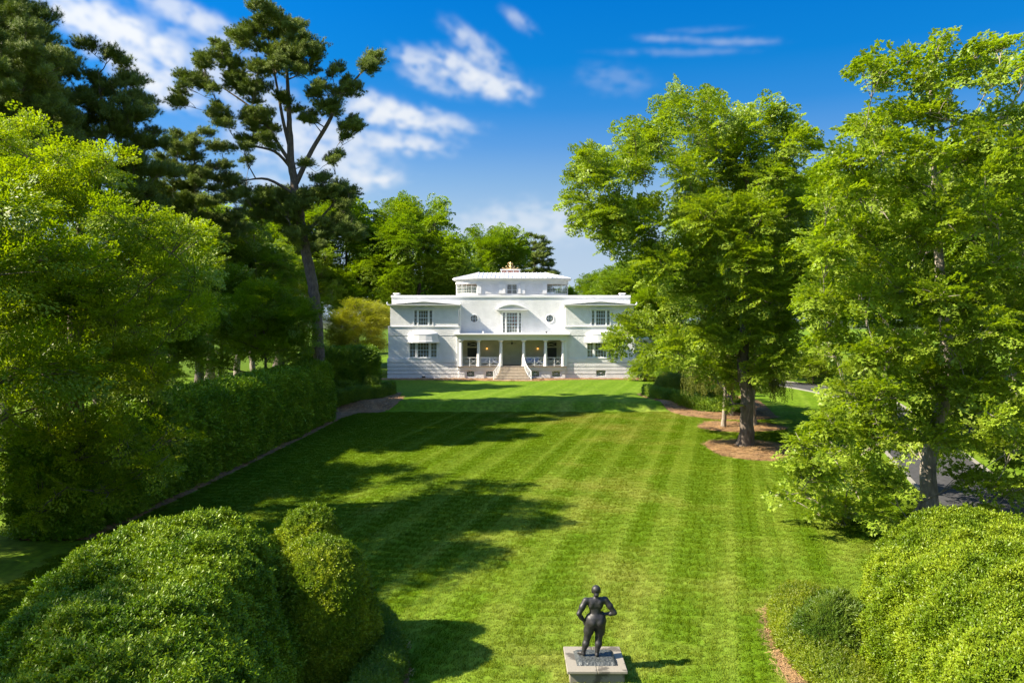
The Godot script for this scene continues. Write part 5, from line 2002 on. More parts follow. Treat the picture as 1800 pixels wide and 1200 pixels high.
func build_hero_trees() -> void:
	# right: the big spreading tree in its ring of straw
	var b := on_ground(14.7, 49.3)
	var t := thing("spreading_tree", "tall spreading deciduous tree rising from a round straw bed on the lawn", "tree", b)
	var L := [[1188, 196, 36], [1251, 190, 32], [1367, 217, 32], [1113, 235, 28], [1155, 246, 36], [1230, 246, 46], [1305, 246, 44], [1397, 258, 38], [1034, 279, 28], [1072, 308, 42], [1017, 312, 20, 1], [1126, 296, 38], [1209, 308, 46], [1288, 308, 46], [1363, 308, 46], [1042, 367, 36], [1030, 400, 22, 1], [1088, 383, 42], [1147, 375, 40], [1230, 375, 50], [1322, 375, 50], [1385, 383, 40], [1097, 421, 38], [1155, 442, 40], [1230, 450, 48], [1313, 450, 50], [1380, 442, 42], [1213, 517, 46], [1272, 517, 44], [1334, 525, 46], [1390, 517, 40], [1118, 580, 32, 1], [1084, 612, 18, 1], [1092, 596, 20, 1], [1150, 575, 34, 1], [1180, 600, 36], [1247, 600, 40], [1322, 592, 40], [1376, 588, 40], [1290, 650, 32], [1240, 645, 32], [1345, 650, 30], [1150, 625, 24, 1], [1283, 715, 13, 1]]
	grow(t, {"trunk": [[Vector3(0, -0.3, 0), 0.44], [Vector3(0.1, 2.5, 0), 0.39], [Vector3(-0.1, 6, -0.2), 0.34], [Vector3(0.3, 10.5, -0.4), 0.24], [Vector3(0.1, 16, -0.2), 0.12], [Vector3(-0.4, 20.5, 0), 0.05]], "lobes": picked(L, 51.0, b, 5.0, 3, 0.88, 0.92, 3), "spray": SPRAY.maple_far, "per": 20.0, "size": 0.84, "tints": FRESH, "bark": M.bark, "leaf": M.leaf, "seed": 31, "first": 0.12, "limb": 1.5})
	# right foreground: maple over the drive
	b = on_ground(17.75, 33.2)
	t = thing("maple_tree", "leafy maple with pale bark standing between clipped hedge and drive", "tree", b)
	L = [[1592, 108, 26, 1], [1655, 78, 20, 1], [1722, 92, 24, 1], [1765, 82, 18, 1], [1648, 100, 18, 1], [1550, 142, 38], [1625, 140, 38], [1692, 135, 40], [1758, 135, 40], [1800, 120, 30]]
	for row in [[215, 1520, 1800, 62, 38], [280, 1490, 1830, 66, 42], [345, 1465, 1830, 68, 44], [410, 1455, 1840, 72, 44], [475, 1450, 1840, 74, 44], [540, 1450, 1840, 72, 44], [605, 1455, 1840, 74, 44], [670, 1490, 1840, 76, 44], [735, 1470, 1840, 76, 42], [790, 1450, 1840, 80, 36]]:
		var x: float = row[1]
		while x < row[2]:
			L.append([x, row[0] + 18.0 * sin(x * 0.07 + row[0]), row[4]])
			x += row[3]
	L.append_array([[1425, 775, 34], [1400, 835, 22, 1], [1440, 830, 34], [1500, 850, 36], [1560, 850, 36], [1370, 868, 13, 1], [1405, 866, 17, 1], [1450, 874, 26], [1490, 900, 32], [1440, 908, 22, 1], [1545, 905, 34], [1500, 945, 24], [1530, 970, 24, 1], [1600, 930, 24, 1], [1690, 850, 34, 1], [1750, 850, 36, 1], [1800, 870, 36, 1], [1740, 905, 22, 1]])
	grow(t, {"trunk": [[Vector3(0, -0.3, 0), 0.36], [Vector3(0.0, 2.5, 0), 0.31], [Vector3(0.5, 6, 0.3), 0.27], [Vector3(0.2, 10.5, 0.2), 0.19], [Vector3(0.0, 15, 0), 0.10], [Vector3(-0.2, 19, 0), 0.04]], "lobes": picked(L, 33.0, b, 4.2, 5, 0.85, 0.84, 3), "spray": SPRAY.maple, "per": 24.0, "size": 0.88, "tints": FRESH, "bark": M.pale_bark, "leaf": M.leaf, "seed": 32, "first": 0.08, "limb": 1.1})
	# left: bright feathery trees, boughs down to the lawn
	b = on_ground(-18.5, 33.0)
	t = thing("lime_green_tree", "broad lime green tree with boughs reaching down to the lawn", "tree", b)
	L = []
	for row in [[222, -10, 70, 58, 30], [255, 0, 150, 60, 40], [315, -10, 225, 62, 46], [375, 0, 270, 64, 46], [435, -10, 330, 66, 46], [495, 0, 345, 68, 46], [560, -10, 345, 70, 44], [625, 0, 335, 70, 44], [690, -10, 315, 70, 42], [755, 0, 295, 70, 42], [815, -10, 265, 68, 38], [865, 0, 230, 66, 34], [910, 0, 170, 60, 28]]:
		var x: float = row[1]
		while x < row[2]:
			L.append([x + 14.0 * sin(row[0] * 0.31), row[0] + 16.0 * sin(x * 0.09 + row[0]), row[4]])
			x += row[3]
	grow(t, {"trunk": [[Vector3(0, -0.3, 0), 0.42], [Vector3(0.2, 3, 0), 0.36], [Vector3(0, 7, 0), 0.28], [Vector3(0.4, 12, 0), 0.16], [Vector3(0, 15.5, 0), 0.05]], "lobes": picked(L, 33.0, b, 4.5, 7, 0.6), "spray": SPRAY.lime, "per": 22.0, "size": 1.05, "tints": LIME, "bark": M.bark, "leaf": M.leaf, "seed": 33, "first": 0.08})
	b = on_ground(-23.0, 39.5)
	t = thing("small_leaved_tree", "rounded small-leaved green tree leaning over the long clipped hedge", "tree", b)
	grow(t, {"trunk": trunk_to(Vector3(0, -0.3, 0), Vector3(0.5, 12, 0), 0.34, 0.05, 0.3, 9), "lobes": lobe_cloud(46, Vector3(0.5, 7.0, 0), Vector3(5.2, 6.2, 5.0), 1.5, 10, 0.65), "spray": SPRAY.lime, "per": 17.0, "size": 1.15, "tints": [Color(0.17, 0.28, 0.008), Color(0.27, 0.36, 0.012)], "bark": M.bark, "leaf": M.leaf, "seed": 34, "first": 0.1})
	# the same kind of tree stands outside the picture to the left and shades the near lawn and hedge
	for e in [[-20.5, 25.5, 1.2, 1.15, 1.15, "small-leaved green tree beside the near end of the long hedge"], [-20.5, 9.0, 2.2, 1.1, 1.15, "small-leaved green tree left of the holly hedge"], [-26.0, 50.0, 3.0, 1.0, 1.0, "small-leaved green tree behind the lime green tree"]]:
		copy(t, on_ground(e[0], e[1]), e[2], Vector3(e[3], e[4], e[3]), e[5], "small-leaved trees left of the lawn")
	# the tall pine
	b = on_ground(-15.0, 62.0)
	t = thing("tall_pine", "tall pine with forked trunk and open crown beside the clipped hedges", "tree", b)
	L = [[459, 34, 44], [502, 46, 44], [537, 68, 36], [424, 66, 36], [385, 88, 26, 1], [350, 113, 34, 1], [338, 140, 34, 1], [311, 165, 30, 1], [459, 128, 44], [428, 156, 34], [408, 117, 36, 1], [517, 101, 40], [555, 90, 26, 1], [642, 117, 30], [655, 108, 18, 1], [622, 146, 24, 1], [585, 120, 20, 1], [607, 163, 26, 1], [576, 183, 38], [622, 208, 28, 1], [611, 241, 26, 1], [580, 284, 18, 1], [592, 268, 16, 1], [544, 204, 28], [459, 218, 34], [463, 243, 30], [393, 208, 26, 1], [428, 262, 34, 1], [375, 200, 24, 1], [486, 348, 52], [544, 348, 44], [583, 338, 38], [505, 389, 46], [603, 389, 42], [576, 408, 38], [450, 365, 28, 1], [430, 345, 22, 1], [540, 290, 16, 1], [465, 335, 30], [520, 425, 30], [565, 435, 26], [605, 358, 30], [365, 150, 26], [480, 90, 36], [500, 180, 26], [560, 150, 26], [440, 195, 30]]
	var q := func(x: float, y: float, r: float) -> Array:
		return [px(x, y, 62.0) - b, r * 0.72]
	grow(t, {"trunk": [[Vector3(0, -0.3, 0), 0.52], q.call(556, 560, 0.58), q.call(545, 480, 0.55), q.call(533, 420, 0.51), q.call(522, 350, 0.47), q.call(512, 285, 0.40), q.call(508, 210, 0.27), q.call(505, 140, 0.18), q.call(497, 60, 0.08)], "lobes": picked(L, 62.0, b, 3.2, 11, 0.55, 0.56, 5), "spray": SPRAY.pine, "per": 44.0, "size": 0.72, "tints": PINE, "bark": M.pine_bark, "leaf": M.needle, "seed": 35, "first": 0.42, "droop": 0.05, "limb": 1.2, "flare": false,
		"limbs": [[q.call(520, 322, 0.30), q.call(548, 264, 0.25), q.call(577, 215, 0.20), q.call(603, 165, 0.15), q.call(640, 122, 0.07)], [q.call(513, 290, 0.24), q.call(490, 255, 0.20), q.call(465, 215, 0.16), q.call(440, 188, 0.12), q.call(385, 150, 0.05)], [q.call(515, 300, 0.2), q.call(482, 266, 0.15), q.call(430, 255, 0.07)], [q.call(510, 262, 0.24), q.call(498, 215, 0.19), q.call(486, 150, 0.13), q.call(468, 50, 0.05)], [q.call(530, 400, 0.22), q.call(505, 394, 0.17), q.call(465, 365, 0.07)], [q.call(532, 412, 0.22), q.call(562, 385, 0.15), q.call(592, 350, 0.06)], [q.call(523, 345, 0.2), q.call(470, 315, 0.14), q.call(425, 318, 0.05)]]})

func build_other_trees() -> void:
	# prototypes for the wood behind; every copy is a tree of its own
	var back := "trees behind the house and beside the garden"
	var oak := thing("broadleaf_tree", "large dark green broadleaf tree behind the left wing of the house", "tree", on_ground(-13.5, 112), back)
	oak.scale = Vector3(1.1, 1.2, 1.1)
	grow(oak, {"trunk": trunk_to(Vector3(0, -0.3, 0), Vector3(0, 15, 0), 0.55, 0.08, 0.4, 21), "lobes": lobe_cloud(46, Vector3(0, 11.5, 0), Vector3(7.6, 8.2, 7.0), 2.1, 22, 0.7), "spray": SPRAY.broad, "per": 11.0, "size": 1.1, "tints": [Color(0.145, 0.25, 0.010), Color(0.25, 0.36, 0.016)], "bark": M.bark, "leaf": M.leaf, "seed": 41, "first": 0.2, "limb": 1.4})
	var ash := thing("light_tree", "pale green open-crowned tree beside the tall pine", "tree", on_ground(-29, 82), back)
	grow(ash, {"trunk": trunk_to(Vector3(0, -0.3, 0), Vector3(0.3, 17, 0), 0.34, 0.05, 0.35, 23), "lobes": lobe_cloud(34, Vector3(0, 11.5, 0), Vector3(4.6, 7.2, 4.6), 1.5, 24, 0.7), "spray": SPRAY.broad, "per": 12.0, "size": 0.9, "tints": [Color(0.18, 0.28, 0.03), Color(0.28, 0.38, 0.05)], "bark": M.pale_bark, "leaf": M.leaf, "seed": 42, "first": 0.25})
	var pine := thing("dark_pine", "dark round-topped pine standing tallest behind the lime green tree", "tree", on_ground(-31.2, 48), back)
	grow(pine, {"trunk": trunk_to(Vector3(0, -0.3, 0), Vector3(0.3, 25, 0), 0.42, 0.06, 0.3, 25, 5), "lobes": lobe_cloud(110, Vector3(0, 18.5, 0), Vector3(5.0, 8.2, 5.0), 1.05, 26, 0.5), "spray": SPRAY.pine, "per": 22.0, "size": 0.95, "tints": PINE, "bark": M.bark, "leaf": M.needle, "seed": 43, "first": 0.45, "droop": 0.05})
	# pixel of the trunk, distance, scale x, scale y, label
	var put := [
		[pine, -30.5, 58.0, 1.0, 1.03, "dark pine leaning clear of the taller pine at its side"],
		[pine, -36.0, 55.0, 1.2, 1.25, "dark dense pine behind the tallest pine"],
		[pine, -29.5, 74.0, 0.95, 0.92, "dark pine with bare lower trunk behind the tall forked pine"],
		[pine, -45.0, 66.0, 1.2, 1.15, "dark pine far behind the lime green tree"],
		[pine, 3.6, 135.0, 0.82, 0.80, "lone small pine rising behind the roof of the house"],
		[oak, -24.0, 114.0, 1.15, 1.25, "broadleaf tree with open limbs behind the yellow-green shrub"],
		[oak, -3.6, 128.0, 0.95, 1.08, "rounded broadleaf tree behind the chimney of the house"],
		[ash, -32.5, 84.0, 1.3, 1.05, "pale broad tree under the dark pine with bare trunk"],
		[oak, -34.0, 114.0, 1.15, 1.2, "broadleaf tree far behind the tall forked pine"],
		[oak, -40.0, 92.0, 1.2, 1.1, "broad dark tree far behind the lime green tree"],
		[oak, 9.6, 140.0, 0.45, 0.62, "small far tree beside the rounded end of the top storey"],
		[oak, 19.5, 108.0, 0.9, 0.86, "bright broadleaf tree behind the right wing of the house"],
		[oak, 14.5, 118.0, 0.55, 0.7, "smaller tree beside the bright one behind the right wing"],
		[oak, 27.5, 100.0, 1.1, 1.15, "tall broadleaf tree behind the spreading tree and the drive"],
		[oak, 36.0, 92.0, 1.15, 1.2, "broadleaf tree past the far bend of the drive"],
		[oak, 34.0, 70.0, 0.95, 1.0, "broadleaf tree on the far side of the drive"],
		[oak, 47.0, 84.0, 1.3, 1.2, "broadleaf tree deep in the wood past the drive"],
		[oak, 31.0, 52.0, 0.9, 0.95, "broadleaf tree past the drive behind the maple"],
		[oak, 29.0, 38.0, 0.85, 0.95, "broadleaf tree past the drive beside the maple"],
		[ash, -25.5, 78.0, 0.9, 0.9, "pale slender tree between dark pine and tall pine"],
		[ash, -27.5, 104.0, 1.0, 0.95, "pale low tree behind the trunk of the tall pine"],
		[ash, 24.0, 88.0, 1.0, 0.85, "pale green tree beside the side wing of the house"],
		[ash, 41.0, 64.0, 1.1, 1.1, "pale green tree in the wood past the drive"],
	]
	var k := 0
	for p in put:
		k += 1
		copy(p[0], on_ground(p[1], p[2]), k * 1.37, Vector3(p[3], p[4], p[3]), p[5], back)
	# far wood closing the horizon
	for i in 26:
		var far: bool = i % 5 == 3
		var x := -105.0 + i * 8.6 + 3.0 * sin(i * 2.3)
		var d := 165.0 + 14.0 * sin(i * 1.7)
		copy(pine if far else oak, on_ground(x, d), i * 0.9, Vector3.ONE * (0.85 + 0.12 * sin(i * 3.1)) * (0.75 if far else 1.0), "tree in the far wood that closes the view", "trees of the far wood")
	# small trees
	var b := on_ground(-18.2, 57.5)
	var t := thing("young_tree", "rounded green small tree behind the end of the long clipped hedge", "tree", b)
	grow(t, {"trunk": trunk_to(Vector3(0, -0.2, 0), Vector3(0, 7, 0), 0.2, 0.04, 0.2, 27), "lobes": lobe_cloud(30, Vector3(0, 6.4, 0), Vector3(4.1, 4.2, 3.6), 1.25, 28, 0.65), "spray": SPRAY.lime, "per": 34.0, "size": 1.2, "tints": [Color(0.15, 0.26, 0.008), Color(0.24, 0.34, 0.014)], "bark": M.bark, "leaf": M.leaf, "seed": 44, "first": 0.2})
	for e in [[-23.5, 50.0, 1.0, "rounded green small tree behind the middle of the long clipped hedge"], [-23.5, 63.0, 1.1, "rounded green small tree between long hedge and tall pine"], [-28.0, 70.0, 1.25, "rounded green small tree under the dark pines"], [-24.0, 43.0, 0.8, "rounded green small tree just behind the lime green tree"]]:
		copy(t, on_ground(e[0], e[1]), e[0], Vector3.ONE * e[2], e[3])
	copy(t, on_ground(-25.5, 27.5), 1.4, Vector3(1.0, 0.9, 1.0), "unseen small green tree added to shade the left edge of the lawn")  # out of view, put here so its crown darkens the far-left lawn strip
	copy(t, on_ground(-19.5, 20.0), 0.4, Vector3(0.9, 0.85, 0.9), "unseen small green tree added to cast shade on the near lawn")  # shade caster added out of view, low enough to leave the hedge top lit
	b = on_ground(-18.6, 96.0)
	t = thing("willow_shrub", "tall yellow-green fine-leaved shrub beside the left wing of the house", "shrub", b)
	grow(t, {"trunk": trunk_to(Vector3(0, -0.2, 0), Vector3(0, 6, 0), 0.2, 0.04, 0.3, 29), "lobes": lobe_cloud(46, Vector3(0, 5.2, 0), Vector3(3.9, 4.6, 3.6), 1.15, 30, 0.8), "spray": SPRAY.fine, "per": 36.0, "size": 1.2, "tints": YELLOW, "bark": M.bark, "leaf": M.leaf, "seed": 45, "first": 0.1, "droop": -0.1})
	for e in [[15.25, 56.4, 61, "slim-trunked tree in the second straw bed, nearer the lawn"], [17.75, 57.2, 62, "slim-trunked tree in the second straw bed, nearer the drive"]]:
		b = on_ground(e[0], e[1])
		t = thing("slim_tree", e[3], "tree", b)
		grow(t, {"trunk": trunk_to(Vector3(0, -0.2, 0), Vector3(0, 7.5, 0), 0.17, 0.04, 0.15, e[2]), "lobes": lobe_cloud(14, Vector3(0, 7.0, 0), Vector3(2.0, 2.8, 2.0), 1.1, e[2], 0.7), "spray": SPRAY.broad, "per": 14.0, "size": 0.75, "tints": DEEP, "bark": M.pale_bark, "leaf": M.leaf, "seed": e[2], "first": 0.4})
	# weeping tree: hanging strands
	b = on_ground(17.3, 61.5)
	t = thing("weeping_tree", "small weeping tree with hanging twigs behind the spreading tree", "tree", b)
	rng.seed = 46
	var g := Geo.new()
	g.tube(PackedVector3Array([Vector3(0, -0.2, 0), Vector3(0.1, 1.5, 0), Vector3(-0.1, 3, 0), Vector3(0, 4.6, 0)]), PackedFloat32Array([0.2, 0.17, 0.14, 0.08]), 9)
	part("trunk", g, M.bark, t)
	g = Geo.new()
	var where := []
	var tints := PackedColorArray()
	for i in 46:
		var a := TAU * i / 46.0 * 5.0 + rng.randf()
		var r := rng.randf_range(1.2, 4.6)
		var p0 := Vector3(0, rng.randf_range(3.2, 4.6), 0)
		var p2 := Vector3(cos(a) * r, 4.9 - r * 0.42 + rng.randf_range(-0.3, 0.5), sin(a) * r)
		var p1 := p0.lerp(p2, 0.5) + Vector3(0, 1.0, 0)
		var bp := PackedVector3Array()
		var rr := PackedFloat32Array()
		for s in 8:
			var w := s / 7.0
			bp.append(p0.lerp(p1, w).lerp(p1.lerp(p2, w), w)); rr.append(lerpf(0.05, 0.012, w))
		g.tube(bp, rr, 5)
		for s in 26:
			var w := rng.randf_range(0.3, 1.0)
			var p := p0.lerp(p1, w).lerp(p1.lerp(p2, w), w) + Vector3(rng.randfn(), rng.randfn() * 0.5, rng.randfn()) * 0.3
			where.append(Transform3D(Basis(Vector3.UP, rng.randf() * TAU).scaled(Vector3(1.1, rng.randf_range(0.6, 1.3), 1.1)), p))
			tints.append(Color(0.10, 0.135, 0.02).lerp(Color(0.20, 0.22, 0.045), rng.randf()))
	part("branches", g, M.bark, t)
	scatter("crown", SPRAY.strand, M.leaf, where, tints, t)

# ---------------------------------------------------------------- hedges and shrubs
func place_hedge(called: String, label: String, path: PackedVector2Array, half: float, height: float, power: float, end: float, density: float, size: float, shoot: Mesh, c0: Color, c1: Color, leaf: Material, rough: float, seed_: int, cat := "hedge", tilt := 0.0) -> void:
	var b := on_ground(path[0].x, path[0].y)
	var t := thing(called, label, cat, b)
	var len := 0.0
	for i in path.size() - 1:
		len += path[i].distance_to(path[i + 1])
	hedge(t, run_surface(path, half, height, b, power, end, tilt), maxi(12, int(len / 0.22)), 26, false, density, size, shoot, c0, c1, leaf, rough, seed_)

func place_dome(called: String, label: String, x: float, d: float, r: Vector3, power: float, density: float, size: float, shoot: Mesh, c0: Color, c1: Color, leaf: Material, rough: float, seed_: int, cat := "shrub", group := "") -> void:
	var b := on_ground(x, d, -0.05)
	var t := thing(called, label, cat, b, group)
	hedge(t, dome_surface(r, power), 36, 16, true, density, size, shoot, c0, c1, leaf, rough, seed_)

func build_hedges() -> void:
	var g0 := Color(0.085, 0.175, 0.006)
	var g1 := Color(0.20, 0.31, 0.016)
	# near left: deep clipped hedge running towards us, two rounded topiaries, a low edging hedge
	place_hedge("clipped_hedge", "deep rounded holly hedge next to two clipped topiary domes", PackedVector2Array([Vector2(-8.7, 21.2), Vector2(-8.1, 17), Vector2(-7.0, 12.5), Vector2(-6.3, 9.0)]), 3.1, 3.8, 2.6, 2.6, 340.0, 0.98, SPRAY.holly, g0, g1, M.glossy_leaf, 0.3, 51, "hedge", -0.14)
	place_dome("clipped_dome", "smaller clipped topiary dome behind its larger neighbour by the holly hedge", -5.45, 21.0, Vector3(1.15, 3.7, 1.05), 2.6, 380.0, 0.8, SPRAY.holly, Color(0.11, 0.195, 0.006), Color(0.26, 0.34, 0.014), M.glossy_leaf, 0.08, 52, "topiary", "topiary domes by the holly hedge")
	place_dome("clipped_dome", "larger clipped topiary dome between holly hedge and low edging hedge", -4.85, 19.7, Vector3(1.5, 3.3, 1.5), 2.5, 380.0, 0.8, SPRAY.holly, Color(0.11, 0.195, 0.006), Color(0.26, 0.34, 0.014), M.glossy_leaf, 0.08, 53, "topiary", "topiary domes by the holly hedge")
	place_hedge("edging_hedge", "low dark edging hedge curving round the clipped topiary domes", PackedVector2Array([Vector2(-5.2, 22.6), Vector2(-3.75, 21.3), Vector2(-3.2, 19.6), Vector2(-3.15, 17.2), Vector2(-3.3, 14.5)]), 0.55, 0.75, 4.0, 0.4, 420.0, 0.8, SPRAY.box, g0, g1, M.leaf, 0.07, 54)
	# near right: sunlit hedge, a dark yew, a low edging hedge
	place_hedge("clipped_hedge", "broad glossy-leaved hedge in full sun under the maple", PackedVector2Array([Vector2(12.7, 21.8), Vector2(12.1, 18), Vector2(10.7, 13), Vector2(9.7, 9.0)]), 3.3, 3.5, 3.0, 2.4, 380.0, 0.9, SPRAY.holly, Color(0.11, 0.19, 0.006), Color(0.235, 0.33, 0.016), M.glossy_leaf, 0.3, 55)
	place_dome("dark_yew", "dark feathery yew shrub between the sunlit hedge and the low edging hedge", 8.35, 20.2, Vector3(0.95, 1.65, 1.0), 2.2, 420.0, 1.0, SPRAY.yew, Color(0.075, 0.15, 0.012), Color(0.155, 0.235, 0.02), M.leaf, 0.16, 56)
	place_hedge("edging_hedge", "low yellow-green edging hedge beside a strip of straw mulch", PackedVector2Array([Vector2(9.0, 23.8), Vector2(8.05, 22.4), Vector2(7.75, 20.5), Vector2(7.8, 18.4), Vector2(8.2, 15.5)]), 0.62, 0.72, 3.5, 0.5, 420.0, 0.85, SPRAY.box, Color(0.13, 0.20, 0.008), Color(0.26, 0.33, 0.016), M.leaf, 0.08, 57)
	# the long hedge on the left
	place_hedge("long_hedge", "long tall clipped hedge along the left side of the lawn", PackedVector2Array([Vector2(-15.1, 60.2), Vector2(-15.9, 52), Vector2(-16.7, 44), Vector2(-17.6, 35), Vector2(-18.2, 30)]), 1.5, 4.35, 5.0, 1.0, 105.0, 1.25, SPRAY.laurel, g0 * 1.2, g1 * 1.15, M.glossy_leaf, 0.16, 58)
	# left group beside the house
	place_hedge("clipped_hedge", "tall block of clipped hedge with rounded shoulder in front of the house", PackedVector2Array([Vector2(-18.5, 68.5), Vector2(-15.5, 69.2), Vector2(-12.2, 70.8)]), 1.5, 4.25, 4.0, 1.2, 100.0, 1.25, SPRAY.laurel, g0 * 1.15, g1 * 1.1, M.leaf, 0.15, 59)
	place_hedge("edging_hedge", "low dark edging hedge in front of the tall clipped block", PackedVector2Array([Vector2(-15.4, 64.6), Vector2(-13.4, 65.6), Vector2(-11.7, 68.0), Vector2(-10.9, 71.6)]), 0.42, 1.15, 6.0, 0.3, 160.0, 1.2, SPRAY.box, g0, g1, M.leaf, 0.05, 60)
	place_dome("clipped_dome", "small clipped mound in front of the tall clipped block", -12.35, 70.3 - 1.7, Vector3(0.95, 1.9, 0.8), 3.0, 160.0, 1.2, SPRAY.box, g0, g1, M.leaf, 0.06, 61, "topiary")
	place_dome("loose_shrub", "loose dark shrub between tall clipped block and low edging hedge", -14.0, 67.3, Vector3(1.3, 1.5, 0.9), 2.0, 110.0, 1.3, SPRAY.laurel, g0, g1, M.leaf, 0.3, 62)
	place_hedge("clipped_hedge", "low square hedge tucked beside the left corner of the house", PackedVector2Array([Vector2(-19.5, 84.0), Vector2(-14.9, 84.0)]), 0.9, 2.4, 6.0, 0.4, 90.0, 1.4, SPRAY.laurel, g0, g1, M.leaf, 0.08, 63)
	# right group beside the house
	place_hedge("edging_hedge", "low dark edging hedge at the foot of the clipped dome near the house", PackedVector2Array([Vector2(12.0, 70.6), Vector2(12.4, 67.8), Vector2(13.9, 65.3), Vector2(16.6, 63.9), Vector2(19.0, 63.4)]), 0.42, 0.95, 6.0, 0.3, 160.0, 1.2, SPRAY.box, g0 * 1.1, g1 * 1.1, M.leaf, 0.05, 64)
	place_dome("clipped_dome", "smooth clipped yew dome rising behind the low edging hedge", 14.1, 69.6, Vector3(1.55, 2.15, 1.3), 2.4, 170.0, 1.2, SPRAY.box, Color(0.12, 0.18, 0.010), Color(0.22, 0.28, 0.018), M.leaf, 0.06, 65, "topiary")
	place_dome("clipped_dome", "broad clipped yew mound beside the smooth dome", 16.8, 68.5, Vector3(1.9, 1.9, 1.4), 2.4, 150.0, 1.2, SPRAY.box, g0, g1, M.leaf, 0.06, 66, "topiary")
	var b := on_ground(16.2, 76.5)
	var t := thing("holly_tree", "dense dark conical evergreen behind the clipped yew mound", "tree", b)
	grow(t, {"trunk": trunk_to(Vector3(0, -0.2, 0), Vector3(0, 4.6, 0), 0.14, 0.03, 0.1, 67), "lobes": lobe_cloud(30, Vector3(0, 2.6, 0), Vector3(1.9, 2.9, 1.9), 0.8, 68, 0.9), "spray": SPRAY.fine, "per": 70.0, "size": 0.8, "tints": DEEP, "bark": M.bark, "leaf": M.leaf, "seed": 47, "first": 0.05})
	for e in [[14.6, 86.2, 2.0, 2.1, "loose bright shrub at the right corner of the house"], [17.0, 84.0, 2.4, 2.6, "larger loose shrub beside the bright one at the right corner"], [31.5, 82.0, 3.2, 3.4, "pale flowering shrub past the far bend of the drive"], [34.0, 74.0, 3.0, 3.0, "rounded green shrub on the far side of the drive"], [24.0, 92.0, 3.0, 3.0, "rounded shrub where the drive turns behind the house"], [36.5, 66.0, 3.4, 3.6, "tall rounded shrub across the drive from the straw beds"], [29.0, 93.0, 3.4, 3.8, "tall rounded shrub past the last bend of the drive"], [33.5, 58.0, 3.0, 3.2, "rounded shrub across the drive from the spreading tree"], [29.5, 45.0, 2.8, 3.0, "rounded shrub across the drive from the maple"]]:
		b = on_ground(e[0], e[1])
		t = thing("loose_shrub", e[4], "shrub", b)
		grow(t, {"trunk": trunk_to(Vector3(0, -0.2, 0), Vector3(0, e[3] * 0.7, 0), 0.08, 0.03, 0.1, 69), "lobes": lobe_cloud(22, Vector3(0, e[3] * 0.5, 0), Vector3(e[2] * 0.75, e[3] * 0.55, e[2] * 0.7), e[2] * 0.36, int(e[0] * 10), 0.85), "spray": SPRAY.broad, "per": 22.0, "size": 0.6, "tints": FRESH, "bark": M.bark, "leaf": M.leaf, "seed": int(e[1]), "first": 0.05})

func build_beds() -> void:
	var ring := func(cx: float, cd: float, rx: float, rd: float, seed_: int) -> PackedVector2Array:
		var o := PackedVector2Array()
		for k in 40:
			var a := TAU * k / 40.0
			var w := 1.0 + 0.05 * sin(a * 3 + seed_) + 0.03 * sin(a * 5 + seed_ * 2)
			o.append(Vector2(cx + cos(a) * rx * w, cd + sin(a) * rd * w))
		return o
	rng.seed = 81
	bed(ring.call(14.75, 48.1, 2.75, 3.3, 1), "round bed of straw mulch under the spreading tree", 30.0)
	bed(ring.call(16.5, 56.6, 3.2, 2.3, 2), "oval bed of straw mulch under two slim trees", 16.0)
	bed(PackedVector2Array([Vector2(7.55, 23.2), Vector2(7.25, 22.4), Vector2(6.95, 21.0), Vector2(6.72, 19.0), Vector2(6.75, 16.0), Vector2(7.0, 12.0), Vector2(9.5, 12.0), Vector2(9.6, 20), Vector2(10.2, 24.2), Vector2(8.8, 24.4)]), "strip of straw mulch along the low yellow-green hedge", 40.0)
	bed(PackedVector2Array([Vector2(-6.5, 23.8), Vector2(-4.6, 22.9), Vector2(-3.1, 21.6), Vector2(-2.55, 19.6), Vector2(-2.45, 17.0), Vector2(-2.6, 12.0), Vector2(-7.5, 12.0), Vector2(-8.5, 22.5)]), "mulch edge round the dark edging hedge", 10.0)
	bed(PackedVector2Array([Vector2(-13.2, 60.5), Vector2(-13.7, 54), Vector2(-14.5, 46), Vector2(-15.4, 37), Vector2(-16.3, 30), Vector2(-19, 30), Vector2(-17.5, 44), Vector2(-16.5, 61)]), "mulch strip along the foot of the long hedge", 4.0)
	bed(PackedVector2Array([Vector2(-13.2, 60.5), Vector2(-12.4, 63.2), Vector2(-10.8, 63.6), Vector2(-9.5, 65.2), Vector2(-9.3, 67.5), Vector2(-10.0, 69.8), Vector2(-10.3, 72.6), Vector2(-14, 73), Vector2(-20, 71), Vector2(-20, 62), Vector2(-16, 60.8)]), "rounded mulch bed around the hedges left of the lawn", 8.0)
	bed(PackedVector2Array([Vector2(11.4, 71.5), Vector2(11.6, 69.0), Vector2(12.3, 65.8), Vector2(13.6, 62.0), Vector2(15.5, 60.0), Vector2(18.5, 59.6), Vector2(20.8, 60.8), Vector2(21.0, 66), Vector2(19, 74), Vector2(14, 74)]), "mulch bed around the low hedge and yew domes", 8.0)
	bed(PackedVector2Array([Vector2(-15.5, 89.9), Vector2(-14.5, 87.6), Vector2(-9, 87.3), Vector2(-3, 86.2), Vector2(0, 85.9), Vector2(3, 86.1), Vector2(5.5, 87.5), Vector2(9, 88.0), Vector2(13, 87.8), Vector2(17, 86.5), Vector2(18, 89.9)]), "strip of straw mulch along the foot of the house", 8.0)

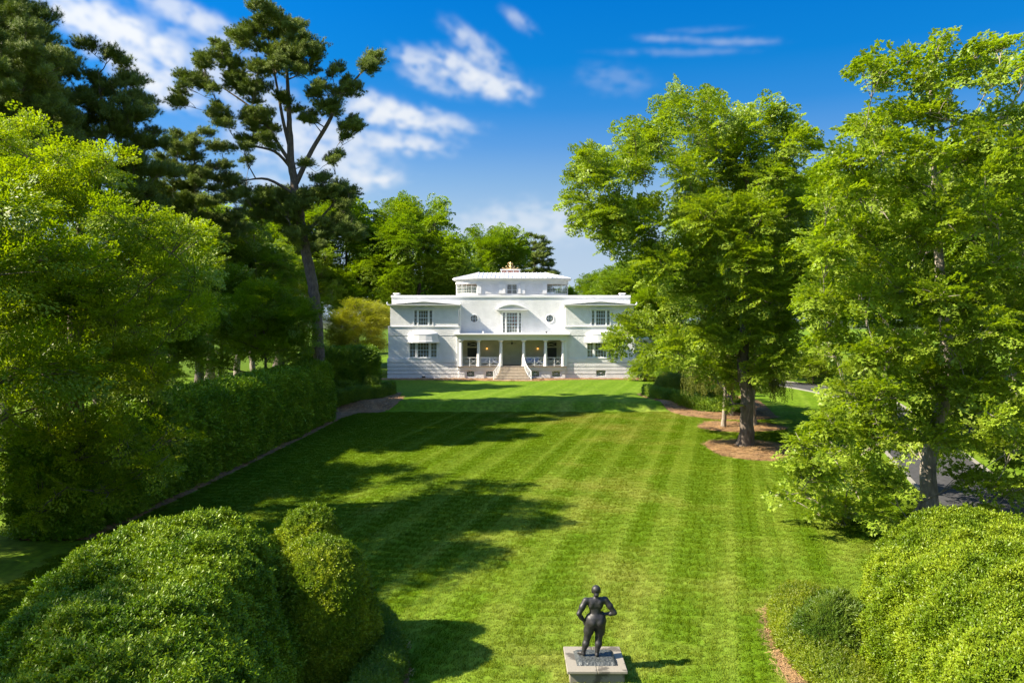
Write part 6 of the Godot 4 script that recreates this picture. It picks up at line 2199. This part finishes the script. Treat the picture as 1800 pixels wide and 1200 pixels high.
func build_drive() -> void:
	var path := PackedVector2Array([Vector2(16, 8), Vector2(17.6, 20), Vector2(20.4, 32), Vector2(24.2, 45), Vector2(28.2, 58), Vector2(30.4, 68), Vector2(29.4, 80), Vector2(24, 92), Vector2(20, 104)])
	ribbon(path, 2.1, 0.02, M.asphalt, "driveway", "dark asphalt drive curving past the right side of the lawn")
	var kerb := PackedVector2Array()
	var kerb2 := PackedVector2Array()
	for i in path.size():
		var t := (path[mini(i + 1, path.size() - 1)] - path[maxi(i - 1, 0)]).normalized()
		kerb.append(path[i] + Vector2(-t.y, t.x) * 2.2)
		kerb2.append(path[i] - Vector2(-t.y, t.x) * 2.2)
	ribbon(kerb, 0.09, 0.0, M.kerb_stone, "kerb", "pale stone kerb of the drive along the lawn", 0.09)
	ribbon(kerb2, 0.09, 0.0, M.kerb_stone, "kerb", "pale stone kerb of the drive along the wood", 0.09)

# ---------------------------------------------------------------- the scene
func _ready() -> void:
	noise.seed = 12
	noise.frequency = 0.01
	noise.fractal_octaves = 3
	var cam := Camera3D.new()
	cam.name = "camera"
	cam.position = EYE
	cam.rotation.x = PITCH
	cam.fov = rad_to_deg(2.0 * atan(600.0 / FOCAL))
	cam.near = 0.1
	cam.far = 2000.0
	add_child(cam)
	var env := Environment.new()
	env.background_mode = Environment.BG_SKY
	env.sky = Sky.new()
	env.sky.sky_material = make_sky()
	env.background_energy_multiplier = 1.0
	env.tonemap_mode = Environment.TONE_MAPPER_LINEAR
	env.tonemap_exposure = 3.25
	env.sdfgi_enabled = true
	env.ssao_enabled = true
	env.ssil_enabled = true
	var we := WorldEnvironment.new()
	we.name = "world"
	we.environment = env
	add_child(we)
	var sun := DirectionalLight3D.new()
	sun.name = "sun"
	sun.light_energy = 1.58
	sun.light_color = Color(1.0, 0.95, 0.86)
	sun.light_angular_distance = 0.5
	sun.shadow_enabled = true
	sun.look_at_from_position(Vector3.ZERO, Vector3(1.0, -0.85, -0.20))
	add_child(sun)
	make_materials()
	make_sprays()
	print("materials ", Time.get_ticks_msec())
	build_lawn()
	print("lawn ", Time.get_ticks_msec())
	build_beds()
	build_drive()
	build_grass()
	print("grass ", Time.get_ticks_msec())
	build_house()
	build_porch_things()
	print("house ", Time.get_ticks_msec())
	build_hero_trees()
	print("heroes ", Time.get_ticks_msec())
	build_other_trees()
	print("others ", Time.get_ticks_msec())
	build_hedges()
	print("hedges ", Time.get_ticks_msec())
	build_statue()
	print("statue ", Time.get_ticks_msec())
